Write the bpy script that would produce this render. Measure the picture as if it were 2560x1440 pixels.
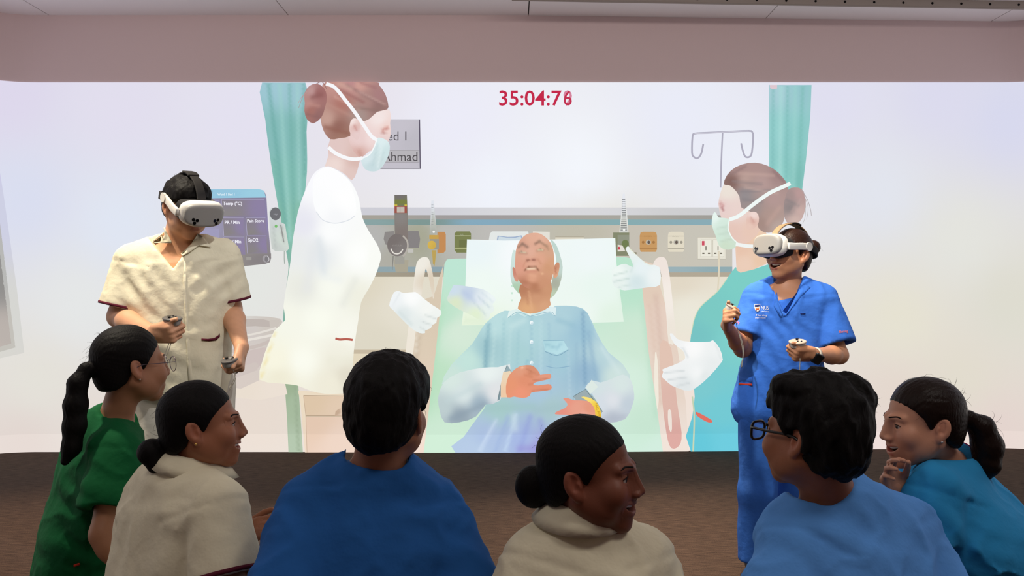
import bpy, bmesh, math, random
import numpy as np
from mathutils import Vector, Matrix, Euler
from mathutils.geometry import delaunay_2d_cdt

random.seed(7); np.random.seed(7)
for o in list(bpy.data.objects): bpy.data.objects.remove(o, do_unlink=True)
SC = bpy.context.scene
COL = SC.collection
PI = math.pi

# ------------------------------------------------------------------ camera
F = 2560*28/36.0          # focal length in pixels of the 2560 px wide frame
H = 1.27                  # camera height
cam_d = bpy.data.cameras.new('camera'); cam_d.lens = 28; cam_d.sensor_width = 36
cam = bpy.data.objects.new('camera', cam_d); COL.objects.link(cam)
cam.location = (0, 0, H); cam.rotation_euler = (PI/2, 0, 0)
cam_d.clip_start = 0.05
SC.camera = cam

# ------------------------------------------------------------------ world, lamps, exposure
SC.view_settings.view_transform = 'Standard'; SC.view_settings.look = 'None'
SC.view_settings.exposure = 0.0; SC.view_settings.gamma = 1.0
SC.view_settings.use_curve_mapping = False
wd = bpy.data.worlds.new('world'); SC.world = wd; wd.use_nodes = True
wd.node_tree.nodes['Background'].inputs[0].default_value = (0.30, 0.29, 0.31, 1)
wd.node_tree.nodes['Background'].inputs[1].default_value = 0.05

def aim(o, tgt):
    o.rotation_euler = (Vector(tgt) - o.location).to_track_quat('-Z', 'Y').to_euler()
def spot(name, loc, tgt, power, color, angle, blend=0.5, size=0.06):
    l = bpy.data.lights.new(name, 'SPOT'); l.energy = power; l.color = color
    l.spot_size = math.radians(angle); l.spot_blend = blend; l.shadow_soft_size = size
    o = bpy.data.objects.new(name, l); COL.objects.link(o); o.location = loc; aim(o, tgt); return o
def area(name, loc, tgt, power, color, sx, sy):
    l = bpy.data.lights.new(name, 'AREA'); l.energy = power; l.color = color
    l.shape = 'RECTANGLE'; l.size = sx; l.size_y = sy
    o = bpy.data.objects.new(name, l); COL.objects.link(o); o.location = loc; aim(o, tgt); return o
# ceiling downlights over the two standing students, over the carpet, and a dim house light over the seated group
spot('ceiling_spotlight', (-1.95, 2.65, 3.30), (-1.27, 3.14, 1.25), 340, (1.0, 0.90, 0.72), 46)
spot('ceiling_spotlight', (0.50, 2.95, 3.30), (1.18, 3.52, 1.15), 300, (1.0, 0.90, 0.72), 46)
spot('ceiling_spotlight', (0.75, 3.95, 3.30), (0.75, 3.9, 0.0), 480, (1.0, 0.72, 0.48), 50, 1.0)
spot('ceiling_spotlight', (-2.5, 3.9, 3.30), (-2.5, 3.85, 0.0), 420, (1.0, 0.72, 0.48), 50, 1.0)
area('house_light', (1.7, 0.7, 3.30), (1.3, 1.7, 0.6), 26, (1.0, 0.93, 0.86), 1.2, 0.8)
area('house_light', (-1.3, 0.6, 3.30), (-0.9, 1.9, 0.6), 17, (1.0, 0.93, 0.86), 1.2, 0.8)
area('soffit_fill', (0.0, 3.3, 3.30), (0.0, 6.2, 3.20), 15.5, (1.0, 0.93, 0.92), 6.5, 0.12)  # unseen fill light, added to brighten the soffit and ceiling
spot('projector_beam', (0.35, 1.2, 3.25), (-1.24, 3.16, 1.12), 140, (0.97, 0.98, 1.0), 14, 0.35, 0.02)
spot('projector_beam', (-0.35, 1.3, 3.25), (1.13, 3.52, 1.13), 300, (0.93, 0.97, 1.0), 13, 0.35, 0.02)

# ------------------------------------------------------------------ helpers
def lin(c):
    return tuple((v/255/12.92) if v/255 <= 0.04045 else ((v/255+0.055)/1.055)**2.4 for v in c[:3])
def linA(a):
    a = np.clip(np.asarray(a, float)/255.0, 0, 1.0)
    return np.where(a <= 0.04045, a/12.92, ((a+0.055)/1.055)**2.4)
def W(px, py, Y):
    return np.array([(px-1280)/F*Y, Y, H-(py-720)/F*Y])
def tag(o, label=None, cat=None, group=None, kind=None):
    if label: o['label'] = label
    if cat: o['category'] = cat
    if group: o['group'] = group
    if kind: o['kind'] = kind
    return o
def empty(name, loc=(0, 0, 0)):
    o = bpy.data.objects.new(name, None); COL.objects.link(o); o.location = loc
    o.empty_display_size = 0.05; return o
def link(name, me, mat=None, parent=None):
    o = bpy.data.objects.new(name, me); COL.objects.link(o)
    if mat and not me.materials: me.materials.append(mat)
    if parent:
        o.parent = parent
        base = Vector(parent.location); pp = parent.parent
        if parent.type == 'EMPTY' or True:
            o.matrix_parent_inverse = Matrix.Translation(-base) if pp is None else Matrix.Translation(Vector((0,0,0)))
    return o
def mesh_np(name, V, Fq, smooth=True, col=None):
    """V (n,3), Fq list/array of faces"""
    me = bpy.data.meshes.new(name)
    me.from_pydata([tuple(map(float, v)) for v in V], [], [tuple(map(int, f)) for f in Fq])
    if smooth: me.polygons.foreach_set('use_smooth', [True]*len(me.polygons))
    if col is not None:
        ca = me.color_attributes.new('Col', 'FLOAT_COLOR', 'POINT')
        c4 = np.ones((len(V), 4), np.float32); c4[:, :3] = col
        ca.data.foreach_set('color', c4.ravel())
    me.update(); return me

def mat(name, color=(200, 200, 200), rough=0.6, spec=0.3, metal=0.0, bump=None, vary=None, attr=False, coat=0, sheen=0):
    """color sRGB 0..255; bump=(scale, strength, stretch xyz); vary=(scale, amount)"""
    m = bpy.data.materials.new(name); m.use_nodes = True; nt = m.node_tree
    b = nt.nodes['Principled BSDF']
    b.inputs['Roughness'].default_value = rough; b.inputs['Metallic'].default_value = metal
    b.inputs['Specular IOR Level'].default_value = spec
    b.inputs['Coat Weight'].default_value = coat
    if sheen: b.inputs['Sheen Weight'].default_value = sheen
    c = lin(color) + (1,)
    b.inputs['Base Color'].default_value = c
    src = None
    if attr:
        a = nt.nodes.new('ShaderNodeAttribute'); a.attribute_name = 'Col'; src = a.outputs['Color']
        nt.links.new(src, b.inputs['Base Color'])
    tc = nt.nodes.new('ShaderNodeTexCoord')
    if vary:
        n = nt.nodes.new('ShaderNodeTexNoise'); n.inputs['Scale'].default_value = vary[0]; n.inputs['Detail'].default_value = 4
        nt.links.new(tc.outputs['Object'], n.inputs['Vector'])
        mr = nt.nodes.new('ShaderNodeMapRange'); mr.inputs['To Min'].default_value = 1-vary[1]; mr.inputs['To Max'].default_value = 1+vary[1]
        nt.links.new(n.outputs['Fac'], mr.inputs['Value'])
        mx = nt.nodes.new('ShaderNodeVectorMath'); mx.operation = 'SCALE'
        if src is not None: nt.links.new(src, mx.inputs[0])
        else: mx.inputs[0].default_value = c[:3]
        nt.links.new(mr.outputs['Result'], mx.inputs['Scale'])
        nt.links.new(mx.outputs[0], b.inputs['Base Color'])
    if bump:
        n = nt.nodes.new('ShaderNodeTexNoise'); n.inputs['Scale'].default_value = bump[0]; n.inputs['Detail'].default_value = 3
        mp = nt.nodes.new('ShaderNodeMapping'); mp.inputs['Scale'].default_value = bump[2] if len(bump) > 2 else (1, 1, 1)
        nt.links.new(tc.outputs['Object'], mp.inputs['Vector']); nt.links.new(mp.outputs[0], n.inputs['Vector'])
        bp = nt.nodes.new('ShaderNodeBump'); bp.inputs['Strength'].default_value = bump[1]; bp.inputs['Distance'].default_value = 0.01
        nt.links.new(n.outputs['Fac'], bp.inputs['Height']); nt.links.new(bp.outputs[0], b.inputs['Normal'])
    return m

def box_mesh(name, x0, x1, y0, y1, z0, z1, bev=0.0):
    bm = bmesh.new()
    bmesh.ops.create_cube(bm, size=1)
    for v in bm.verts:
        v.co = Vector((x0+(v.co.x+.5)*(x1-x0), y0+(v.co.y+.5)*(y1-y0), z0+(v.co.z+.5)*(z1-z0)))
    if bev: bmesh.ops.bevel(bm, geom=bm.edges[:], offset=bev, segments=2, affect='EDGES')
    me = bpy.data.meshes.new(name); bm.to_mesh(me); bm.free(); return me

def catmull(pts, n=6, closed=False):
    P = [np.array(p, float) for p in pts]; out = []; m = len(P)
    rng = range(m if closed else m-1)
    for i in rng:
        p1, p2 = P[i], P[(i+1) % m]
        p0 = P[i-1] if (closed or i > 0) else 2*p1-p2
        p3 = P[(i+2) % m] if (closed or i+2 < m) else 2*p2-p1
        for k in range(n):
            t = k/n
            out.append(0.5*((2*p1)+(-p0+p2)*t+(2*p0-5*p1+4*p2-p3)*t*t+(-p0+3*p1-3*p2+p3)*t**3))
    if not closed: out.append(P[-1])
    return out

def tube_geo(pts, rad, sides=6, cap=True):
    """tube through 3D points; rad scalar or list -> V, F"""
    P = [np.array(p, float) for p in pts]; n = len(P)
    R = rad if hasattr(rad, '__len__') else [rad]*n
    V = []; Fc = []
    t0 = P[1]-P[0]; t0 /= np.linalg.norm(t0)+1e-12
    up = np.array([0, 0, 1.0]) if abs(t0[2]) < .9 else np.array([1.0, 0, 0])
    nrm = np.cross(t0, up); nrm /= np.linalg.norm(nrm)
    for i in range(n):
        t = P[min(i+1, n-1)]-P[max(i-1, 0)]; t /= np.linalg.norm(t)+1e-12
        nrm = nrm-t*np.dot(nrm, t); nrm /= np.linalg.norm(nrm)+1e-12
        b = np.cross(t, nrm)
        for k in range(sides):
            a = 2*PI*k/sides
            V.append(P[i]+R[i]*(math.cos(a)*nrm+math.sin(a)*b))
    for i in range(n-1):
        for k in range(sides):
            k2 = (k+1) % sides
            Fc.append((i*sides+k, i*sides+k2, (i+1)*sides+k2, (i+1)*sides+k))
    if cap:
        Fc.append(tuple(range(sides-1, -1, -1))); Fc.append(tuple((n-1)*sides+k for k in range(sides)))
    return V, Fc
def merge_geo(lst):
    V = []; Fc = []
    for v, f in lst:
        o = len(V); V += list(v); Fc += [tuple(i+o for i in q) for q in f]
    return V, Fc
def tube(name, pts, rad, m, parent=None, sides=8):
    V, Fc = tube_geo(pts, rad, sides); return link(name, mesh_np(name, V, Fc), m, parent)

# ------------------------------------------------------------------ the room
D0 = 6.17
def dep(px): return D0 + max(0.0, (px-1280)/1280.0)*0.15
PXL, PXR, RAD = 95.0, 2500.0, 0.6
XL = (PXL-1280)/F*D0; XR = (PXR-1280)/F*dep(PXR)
angR = math.atan2(0.15, 1280/F*6.3)
def wall_pt(px, off=0.0):
    """plan position (x, y) on the projection wall for a photo column, moved off the wall by off towards the room"""
    if px < PXL:
        u = (PXL-px)/F*D0; th = min(u/RAD, PI/2); ex = max(0.0, u-RAD*PI/2)
        r = RAD-off
        return XL-r*math.sin(th), D0-RAD+r*math.cos(th)-ex
    if px > PXR:
        D = dep(PXR); u = (px-PXR)/F*D; th = min(u/RAD, PI/2); ex = max(0.0, u-RAD*PI/2)
        r = RAD-off
        return XR+r*math.sin(th), D-RAD+r*math.cos(th)-ex
    return (px-1280)/F*dep(px), dep(px)-off
def wall_z(px, py):
    D = D0 if px < PXL else dep(min(px, PXR))
    return H-(py-720)/F*D
CEIL = 3.385
PXA, PXB = -2300, 4850
cols_px = [PXA, -1500, -900, -500, -300] + list(range(-200, 100, 20)) + list(range(100, 2500, 150)) + list(range(2500, 2840, 20)) + [3000, 3300, 3900, PXB]
m_wall = mat('painted_wall', (224, 202, 200), 0.9, 0.1, bump=(60, 0.05))
m_ceil = mat('ceiling_panel', (246, 240, 240), 0.9, 0.1, bump=(40, 0.04))
V = []; Fc = []
for px in cols_px:
    x, y = wall_pt(px, -0.004)
    V += [(x, y, 0), (x, y, CEIL+0.05)]
for i in range(len(cols_px)-1):
    Fc.append((2*i, 2*i+1, 2*i+3, 2*i+2))
tag(link('wall_back', mesh_np('wall_back', V, Fc, False), m_wall), kind='structure', label='pale wall band above and behind the curved projection')
xl, yl = wall_pt(PXA); xr, yr = wall_pt(PXB)
YB = -3.0
tag(link('wall_left', box_mesh('wall_left', xl-0.1, xl, YB, yl, 0, CEIL+.05), m_wall), kind='structure')
tag(link('wall_right', box_mesh('wall_right', xr, xr+0.1, YB, yr, 0, CEIL+.05), m_wall), kind='structure')
tag(link('wall_front', box_mesh('wall_front', xl-.1, xr+.1, YB-.1, YB, 0, CEIL+.05), m_wall), kind='structure')

# carpet
mf = bpy.data.materials.new('carpet'); mf.use_nodes = True; nt = mf.node_tree; b = nt.nodes['Principled BSDF']
b.inputs['Roughness'].default_value = 0.95; b.inputs['Specular IOR Level'].default_value = 0.1
tc = nt.nodes.new('ShaderNodeTexCoord')
def noise(scale, st, det=3):
    mp = nt.nodes.new('ShaderNodeMapping'); mp.inputs['Scale'].default_value = st
    n = nt.nodes.new('ShaderNodeTexNoise'); n.inputs['Scale'].default_value = scale; n.inputs['Detail'].default_value = det
    nt.links.new(tc.outputs['Object'], mp.inputs[0]); nt.links.new(mp.outputs[0], n.inputs[0]); return n
n1 = noise(14, (1, 9, 1)); n2 = noise(420, (0.45, 1.6, 1), 2); n3 = noise(1.3, (1, 1, 1), 2)
mxa = nt.nodes.new('ShaderNodeMath'); mxa.operation = 'MULTIPLY_ADD'; mxa.inputs[1].default_value = 0.55
nt.links.new(n2.outputs['Fac'], mxa.inputs[0])
mxb = nt.nodes.new('ShaderNodeMath'); mxb.operation = 'MULTIPLY'; mxb.inputs[1].default_value = 0.45
nt.links.new(n1.outputs['Fac'], mxb.inputs[0]); nt.links.new(mxb.outputs[0], mxa.inputs[2])
cr = nt.nodes.new('ShaderNodeValToRGB')
cr.color_ramp.elements[0].position = 0.36; cr.color_ramp.elements[0].color = lin((42, 34, 31))+(1,)
cr.color_ramp.elements[1].position = 0.64; cr.color_ramp.elements[1].color = lin((98, 80, 69))+(1,)
nt.links.new(mxa.outputs[0], cr.inputs[0]); nt.links.new(cr.outputs[0], b.inputs['Base Color'])
bp = nt.nodes.new('ShaderNodeBump'); bp.inputs['Strength'].default_value = 0.5; bp.inputs['Distance'].default_value = 0.006
nt.links.new(n2.outputs['Fac'], bp.inputs['Height']); nt.links.new(bp.outputs[0], b.inputs['Normal'])
tag(link('floor', box_mesh('floor', xl-.1, xr+.1, YB-.1, 6.6, -0.1, 0), mf), kind='structure')

# ceiling slab with separate panels below it
ceil = tag(link('ceiling', box_mesh('ceiling', xl-.1, xr+.1, YB-.1, 6.6, CEIL+.012, CEIL+.1), mat('ceiling_joint', (70, 64, 62), .9, .1)), kind='structure')
xs = [-5.447, -3.59, -1.735, 0.127, 1.99, 3.80, 5.65]
ysp = [YB, -1.0, 1.4, 3.75, 6.45]
for i in range(len(xs)-1):
    for j in range(len(ysp)-1):
        x0, x1 = max(xs[i], xl), min(xs[i+1], xr)
        link('ceiling_panel', box_mesh('ceiling_panel', x0+.004, x1-.004, ysp[j]+.004, ysp[j+1]-.004, CEIL, CEIL+.012), m_ceil, ceil)

# perforated steel rail under the ceiling on the right
rail = empty('ceiling_rail', (2.0, 5.8, 3.385))
tag(rail, 'grey perforated steel rail running along the ceiling at top right', 'rail')
m_rail = mat('rail_steel', (150, 138, 128), 0.5, 0.4); m_hole = mat('rail_hole', (18, 16, 16), 0.9, 0.1)
ra = np.array([0.0, 5.69]); rb = np.array([4.3, 5.895]); rd = (rb-ra)/np.linalg.norm(rb-ra); rn = np.array([rd[1], -rd[0]])
me = box_mesh('rail_body', 0, np.linalg.norm(rb-ra), -0.0, 0.03, 3.331, 3.385, 0.002)
for v in me.vertices:
    x, y, z = v.co; q = ra+rd*x-rn*y; v.co = (q[0], q[1], z)
link('rail_body', me, m_rail, rail)
for k in range(18):
    s = 0.25+k*0.218; q = ra+rd*s+rn*0.001
    bm = bmesh.new(); bmesh.ops.create_cone(bm, cap_ends=True, segments=14, radius1=0.0085, radius2=0.0085, depth=0.003)
    bmesh.ops.rotate(bm, verts=bm.verts, cent=(0, 0, 0), matrix=Matrix.Rotation(PI/2, 3, 'X'))
    bmesh.ops.translate(bm, verts=bm.verts, vec=(q[0], q[1], 3.357)); me = bpy.data.meshes.new('rail_hole'); bm.to_mesh(me); bm.free()
    link('rail_hole', me, m_hole, rail)

# ------------------------------------------------------------------ the projected picture (flat light on the wall)
mp_ = bpy.data.materials.new('projected_light'); mp_.use_nodes = True; nt = mp_.node_tree
for n in list(nt.nodes):
    if n.type == 'BSDF_PRINCIPLED': nt.nodes.remove(n)
em = nt.nodes.new('ShaderNodeEmission'); at = nt.nodes.new('ShaderNodeAttribute'); at.attribute_name = 'Col'
ge = nt.nodes.new('ShaderNodeNewGeometry'); sx = nt.nodes.new('ShaderNodeSeparateXYZ'); nt.links.new(ge.outputs['Position'], sx.inputs[0])
lt = nt.nodes.new('ShaderNodeMath'); lt.operation = 'LESS_THAN'; lt.inputs[1].default_value = H-(1085-720)/F*D0   # overlap band of the lower projector
nt.links.new(sx.outputs['Z'], lt.inputs[0])
ma = nt.nodes.new('ShaderNodeMath'); ma.operation = 'MULTIPLY_ADD'; ma.inputs[1].default_value = 0.06; ma.inputs[2].default_value = 1.0
nt.links.new(lt.outputs[0], ma.inputs[0]); nt.links.new(ma.outputs[0], em.inputs['Strength']); nt.links.new(at.outputs['Color'], em.inputs['Color'])
nt.links.new(em.outputs[0], nt.nodes['Material Output'].inputs['Surface'])
PIC_MAT = mp_

PIC = empty('projected_picture', (0, 6.16, 0))
tag(PIC, 'bright wall projection of a virtual ward with a bedridden patient and two masked nurses', 'projection')
LAY = [0]
def P3(px, py, lay):
    x, y = wall_pt(px, 0.002+lay*0.00012); return (x, y, wall_z(px, py))
def idw(pts, XY, power=3.0):
    if len(pts) == 1: return np.tile(np.array(pts[0][2] if len(pts[0]) == 3 else pts[0], float), (len(XY), 1))
    C = np.array([p[2] for p in pts], float); Q = np.array([p[:2] for p in pts], float)
    d = np.sqrt(((XY[:, None, :]-Q[None])**2).sum(2))+3.0
    w = d**-power; w /= w.sum(1, keepdims=True)
    return w@C
def dab(col, XY, dabs):
    for (x0, y0, x1, y1, w, c, a) in dabs:
        p = np.array([x0, y0]); q = np.array([x1, y1]); v = q-p; L = max(v@v, 1e-6)
        t = np.clip(((XY-p)@v)/L, 0, 1); dd = np.sqrt(((XY-p-t[:, None]*v)**2).sum(1))
        k = (a*np.exp(-(dd/w)**2))[:, None]; col = col*(1-k)+np.array(c, float)*k
    return col
def geo_poly(outline, step):
    n = len(outline); vs = [Vector((float(p[0]), float(p[1]))) for p in outline]
    A = np.array([[p[0], p[1]] for p in outline], float)
    x0, y0 = A.min(0); x1, y1 = A.max(0)
    if step and (x1-x0) > step and (y1-y0) > step*.8:
        gx = np.arange(x0+step/2, x1, step); gy = np.arange(y0+step/2, y1, step*.87)
        G = np.array([(x+(step/2 if j % 2 else 0), y) for j, y in enumerate(gy) for x in gx])
        # inside test
        ins = np.zeros(len(G), bool); md = np.full(len(G), 1e9)
        for i in range(n):
            a = A[i]; b = A[(i+1) % n]
            cond = ((a[1] > G[:, 1]) != (b[1] > G[:, 1]))
            xi = (b[0]-a[0])*(G[:, 1]-a[1])/((b[1]-a[1]) if abs(b[1]-a[1]) > 1e-9 else 1e-9)+a[0]
            ins ^= cond & (G[:, 0] < xi)
            v = b-a; L = max(v@v, 1e-9); t = np.clip(((G-a)@v)/L, 0, 1)
            md = np.minimum(md, ((G-a-t[:, None]*v)**2).sum(1))
        for g in G[ins & (md > (step*.4)**2)]: vs.append(Vector((g[0], g[1])))
    ed = [(i, (i+1) % n) for i in range(n)]
    r = delaunay_2d_cdt(vs, ed, [], 1, 1e-4)
    return np.array([tuple(v) for v in r[0]]), [tuple(f) for f in r[2]]
class Shape:
    """collects flat coloured pieces (photo pixel coordinates) into one mesh"""
    def __init__(s): s.V = []; s.F = []; s.C = []
    def add(s, XY, Fc, col):
        LAY[0] += 1; o = len(s.V)
        s.V += [P3(x, y, LAY[0]) for x, y in XY]; s.F += [tuple(i+o for i in f) for f in Fc]; s.C += [c for c in linA(col)]
    def poly(s, pts, cols, sm=0, step=9, dabs=(), power=3.0):
        if sm: pts = catmull(pts, sm, True)
        q = []
        for i in range(len(pts)):
            a = pts[i]; b = pts[(i+1) % len(pts)]; L = math.hypot(b[0]-a[0], b[1]-a[1]); n = max(1, int(L/(10 if min(a[0], b[0]) < 110 else 60)))
            q += [(a[0]+(b[0]-a[0])*k/n, min(1131, max(207, a[1]+(b[1]-a[1])*k/n))) for k in range(n)]
        pts = q
        XY, Fc = geo_poly(pts, step)
        if not isinstance(cols[0], (tuple, list)): cols = [(0, 0, cols)]
        c = idw(cols, XY, power); c = dab(c, XY, dabs); s.add(XY, Fc, c); return s
    def rect(s, x0, y0, x1, y1, cols, step=12, dabs=()):
        n = max(2, int((x1-x0)/60)); top = [(x0+(x1-x0)*i/n, y0) for i in range(n+1)]; bot = [(x1-(x1-x0)*i/n, y1) for i in range(n+1)]
        return s.poly(top+bot, cols, 0, step, dabs)
    def ell(s, cx, cy, rx, ry, cols, step=6, dabs=(), rot=0):
        n = max(12, int((rx+ry)*.8)); n = min(n, 40); pts = []
        for k in range(n):
            a = 2*PI*k/n; x, y = rx*math.cos(a), ry*math.sin(a)
            pts.append((cx+x*math.cos(rot)-y*math.sin(rot), cy+x*math.sin(rot)+y*math.cos(rot)))
        return s.poly(pts, cols, 0, step, dabs)
    def line(s, pts, w, col, w2=None, sm=5):
        if sm and len(pts) > 2: pts = catmull(pts, sm)
        P = [np.array(p, float) for p in pts]; n = len(P); w2 = w if w2 is None else w2; L = []; R = []
        for i in range(n):
            t = P[min(i+1, n-1)]-P[max(i-1, 0)]; t = t/(np.linalg.norm(t)+1e-9); nn = np.array([-t[1], t[0]])
            ww = (w+(w2-w)*i/max(1, n-1))/2
            L.append(P[i]+nn*ww); R.append(P[i]-nn*ww)
        XY = np.array(L+R); Fc = [(i, i+1, n+i+1, n+i) for i in range(n-1)]
        s.add(XY, Fc, np.tile(np.array(col, float), (2*n, 1))); return s
    def text(s, body, x, y, size, col, bold=0.0, sxk=1.0, rot=0, slant=0, maxw=None):
        cu = bpy.data.curves.new('t', 'FONT'); cu.body = body; cu.size = 1; cu.offset = bold; cu.resolution_u = 3
        ob = bpy.data.objects.new('t', cu); COL.objects.link(ob); bpy.context.view_layer.update()
        me = ob.evaluated_get(bpy.context.evaluated_depsgraph_get()).to_mesh()
        A = np.array([tuple(v.co) for v in me.vertices]); Fc = [tuple(p.vertices) for p in me.polygons]
        ob.to_mesh_clear(); bpy.data.objects.remove(ob); bpy.data.curves.remove(cu)
        if maxw: sxk = maxw/(A[:, 0].max()*size)
        X = A[:, 0]*size*sxk; Y = -A[:, 1]*size
        ca, sa = math.cos(rot), math.sin(rot)
        XY = np.stack([x+X*ca-Y*sa+slant*(-Y), y+X*sa+Y*ca], 1)
        s.add(XY, Fc, np.tile(np.array(col, float), (len(XY), 1))); return s
    def out(s, name, parent=PIC, label=None):
        o = link(name, mesh_np(name, s.V, s.F, False, np.array(s.C)), PIC_MAT, parent)
        if label: o['label'] = label
        return o

# --- back wall of the virtual ward
bgc = [(-600, 300, (216, 214, 232)), (-600, 1000, (222, 214, 206)), (30, 230, (222, 216, 236)), (300, 260, (226, 222, 238)), (60, 500, (218, 222, 240)), (300, 560, (224, 230, 243)), (200, 760, (229, 231, 231)), (100, 950, (228, 225, 217)), (250, 1050, (229, 219, 212)),
       (60, 1110, (226, 214, 208)), (600, 300, (228, 225, 240)), (600, 720, (228, 230, 226)), (640, 1040, (232, 219, 208)), (900, 230, (232, 228, 238)), (1150, 300, (236, 236, 248)), (1450, 420, (243, 246, 252)), (1250, 470, (240, 243, 251)),
       (1700, 300, (234, 236, 248)), (1860, 420, (236, 239, 248)), (2080, 250, (224, 223, 240)), (2350, 240, (220, 219, 238)), (2520, 300, (216, 217, 238)), (2200, 480, (226, 229, 238)), (2400, 600, (228, 228, 222)), (2520, 760, (222, 220, 208)), (2250, 800, (230, 226, 210)),
       (2400, 950, (226, 220, 206)), (2250, 1000, (228, 215, 205)), (2480, 1080, (228, 212, 206)), (2200, 1110, (232, 216, 212)), (1500, 620, (226, 222, 210)), (3200, 300, (214, 214, 232)), (3200, 1000, (222, 212, 204)), (1700, 1000, (240, 226, 216)), (1000, 800, (232, 226, 212))]
xsb = [-1500, -1000, -600, -400]+list(range(-320, -160, 10)) + list(range(-160, 110, 8)) + list(range(145, 2500, 45)) + list(range(2500, 2810, 8)) + [2900, 3000, 3200, 3600, 4050]
ysb = [206] + list(range(240, 1085, 45)) + [1086, 1131]
XY = np.array([(x, y) for y in ysb for x in xsb], float); nx = len(xsb)
Fb = [(j*nx+i, j*nx+i+1, (j+1)*nx+i+1, (j+1)*nx+i) for j in range(len(ysb)-1) for i in range(nx-1)]
S = Shape(); S.add(XY, Fb, idw(bgc, XY, 2.6)); S.out('ward_wall')
LAY[0] += 40

S = Shape()
S.poly([(-40, 340), (0, 370), (16, 480), (46, 720), (63, 882), (-40, 905)], [(0, 400, (206, 204, 232)), (20, 520, (206, 208, 228)), (45, 800, (214, 214, 210)), (0, 890, (216, 214, 208))])
S.poly([(-40, 430), (0, 470), (16, 620), (43, 868), (-40, 893)], [(0, 500, (186, 184, 196)), (20, 640, (184, 184, 182)), (30, 850, (196, 193, 186))])
S.poly([(-40, 520), (0, 560), (10, 640), (34, 858), (-40, 880)], [(0, 580, (150, 150, 152)), (10, 700, (146, 144, 142)), (20, 840, (186, 178, 172)), (0, 860, (190, 180, 174))])
S.out('ward_window')

# --- left curtain
CU = lambda x, y, c: (x, y, c)
S = Shape()
S.poly([(656, 206), (764, 206), (767, 330), (768, 430), (757, 520), (742, 600), (728, 680), (718, 760), (712, 830), (708, 800), (716, 720), (722, 670), (718, 640), (704, 560), (688, 470), (674, 380), (664, 300)],
       [(690, 215, (160, 200, 212)), (740, 230, (156, 197, 207)), (700, 330, (134, 188, 186)), (750, 330, (128, 184, 178)), (710, 450, (132, 190, 180)), (740, 560, (136, 190, 172)), (720, 720, (134, 178, 162))], 3, 7,
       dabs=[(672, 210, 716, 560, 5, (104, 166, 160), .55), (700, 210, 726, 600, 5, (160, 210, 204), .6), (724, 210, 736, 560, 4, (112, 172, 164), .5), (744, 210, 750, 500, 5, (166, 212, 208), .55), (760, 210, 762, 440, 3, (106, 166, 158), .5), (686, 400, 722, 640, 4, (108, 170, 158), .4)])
S.poly([(712, 955), (746, 958), (752, 1040), (758, 1131), (722, 1131), (718, 1040)], [(720, 970, (158, 178, 148)), (745, 1000, (168, 188, 160)), (735, 1120, (178, 196, 172))], 0, 8, dabs=[(738, 960, 748, 1131, 4, (150, 168, 142), .6)])
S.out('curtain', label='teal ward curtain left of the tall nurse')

# --- right curtain
S = Shape()
S.poly([(1922, 213), (2028, 213), (2025, 290), (2014, 400), (2004, 480), (1998, 540), (1960, 540), (1922, 480)],
       [(1940, 225, (168, 206, 214)), (2010, 225, (150, 198, 204)), (1940, 330, (150, 208, 206)), (1990, 340, (140, 200, 198)), (2000, 450, (128, 190, 184)), (1950, 460, (150, 212, 206))], 0, 7,
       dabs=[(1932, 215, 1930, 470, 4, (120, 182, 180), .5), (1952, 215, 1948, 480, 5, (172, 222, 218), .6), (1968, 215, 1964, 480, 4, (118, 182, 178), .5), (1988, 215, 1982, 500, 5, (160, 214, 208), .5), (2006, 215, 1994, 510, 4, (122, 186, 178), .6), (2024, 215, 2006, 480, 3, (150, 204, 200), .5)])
S.poly([(1924, 213), (1942, 213), (1942, 222), (1930, 224), (1924, 220)], (222, 200, 208))
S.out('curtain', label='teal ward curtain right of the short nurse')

# --- bed head panel
S = Shape()
S.rect(870, 519, 1830, 539, [(900, 525, (206, 206, 214)), (1400, 525, (216, 216, 220)), (1800, 525, (206, 206, 208))], 14)
S.rect(870, 538, 1830, 549, [(900, 543, (166, 162, 152)), (1200, 543, (160, 156, 156)), (1500, 543, (168, 166, 158)), (1800, 543, (160, 158, 152))], 14)
S.rect(870, 549, 1830, 563, [(920, 556, (138, 164, 164)), (1060, 556, (128, 152, 148)), (1200, 556, (134, 170, 190)), (1500, 556, (136, 172, 176)), (1750, 556, (138, 172, 182))], 14)
S.rect(870, 563, 1830, 668, [(930, 600, (182, 182, 180)), (1050, 600, (168, 168, 148)), (1120, 590, (186, 186, 182)), (1250, 580, (190, 188, 184)), (1450, 590, (192, 188, 172)), (1600, 600, (198, 192, 180)), (1750, 600, (200, 196, 184)), (1650, 650, (202, 196, 182)), (980, 650, (176, 174, 164))], 16)
S.rect(870, 667, 1830, 681, [(920, 674, (146, 166, 172)), (1100, 674, (144, 164, 172)), (1680, 674, (156, 178, 184)), (1800, 674, (146, 172, 178))], 14)
S.rect(870, 681, 1830, 692, [(920, 686, (164, 156, 138)), (1100, 686, (160, 150, 134)), (1750, 686, (178, 168, 150))], 14)
S.rect(870, 692, 1100, 875, [(900, 700, (222, 214, 194)), (1000, 780, (228, 222, 206)), (950, 860, (222, 216, 198))], 20)
S.rect(1640, 692, 1830, 900, [(1700, 700, (226, 216, 198)), (1720, 780, (236, 232, 218)), (1700, 880, (238, 230, 216))], 20)
S.rect(870, 874, 1030, 884, (200, 186, 162), 14)
S.rect(870, 884, 1030, 985, [(900, 890, (226, 214, 188)), (960, 960, (228, 214, 190))], 14)
S.out('headwall_panel', label='grey bed head panel with blue stripes')

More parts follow.
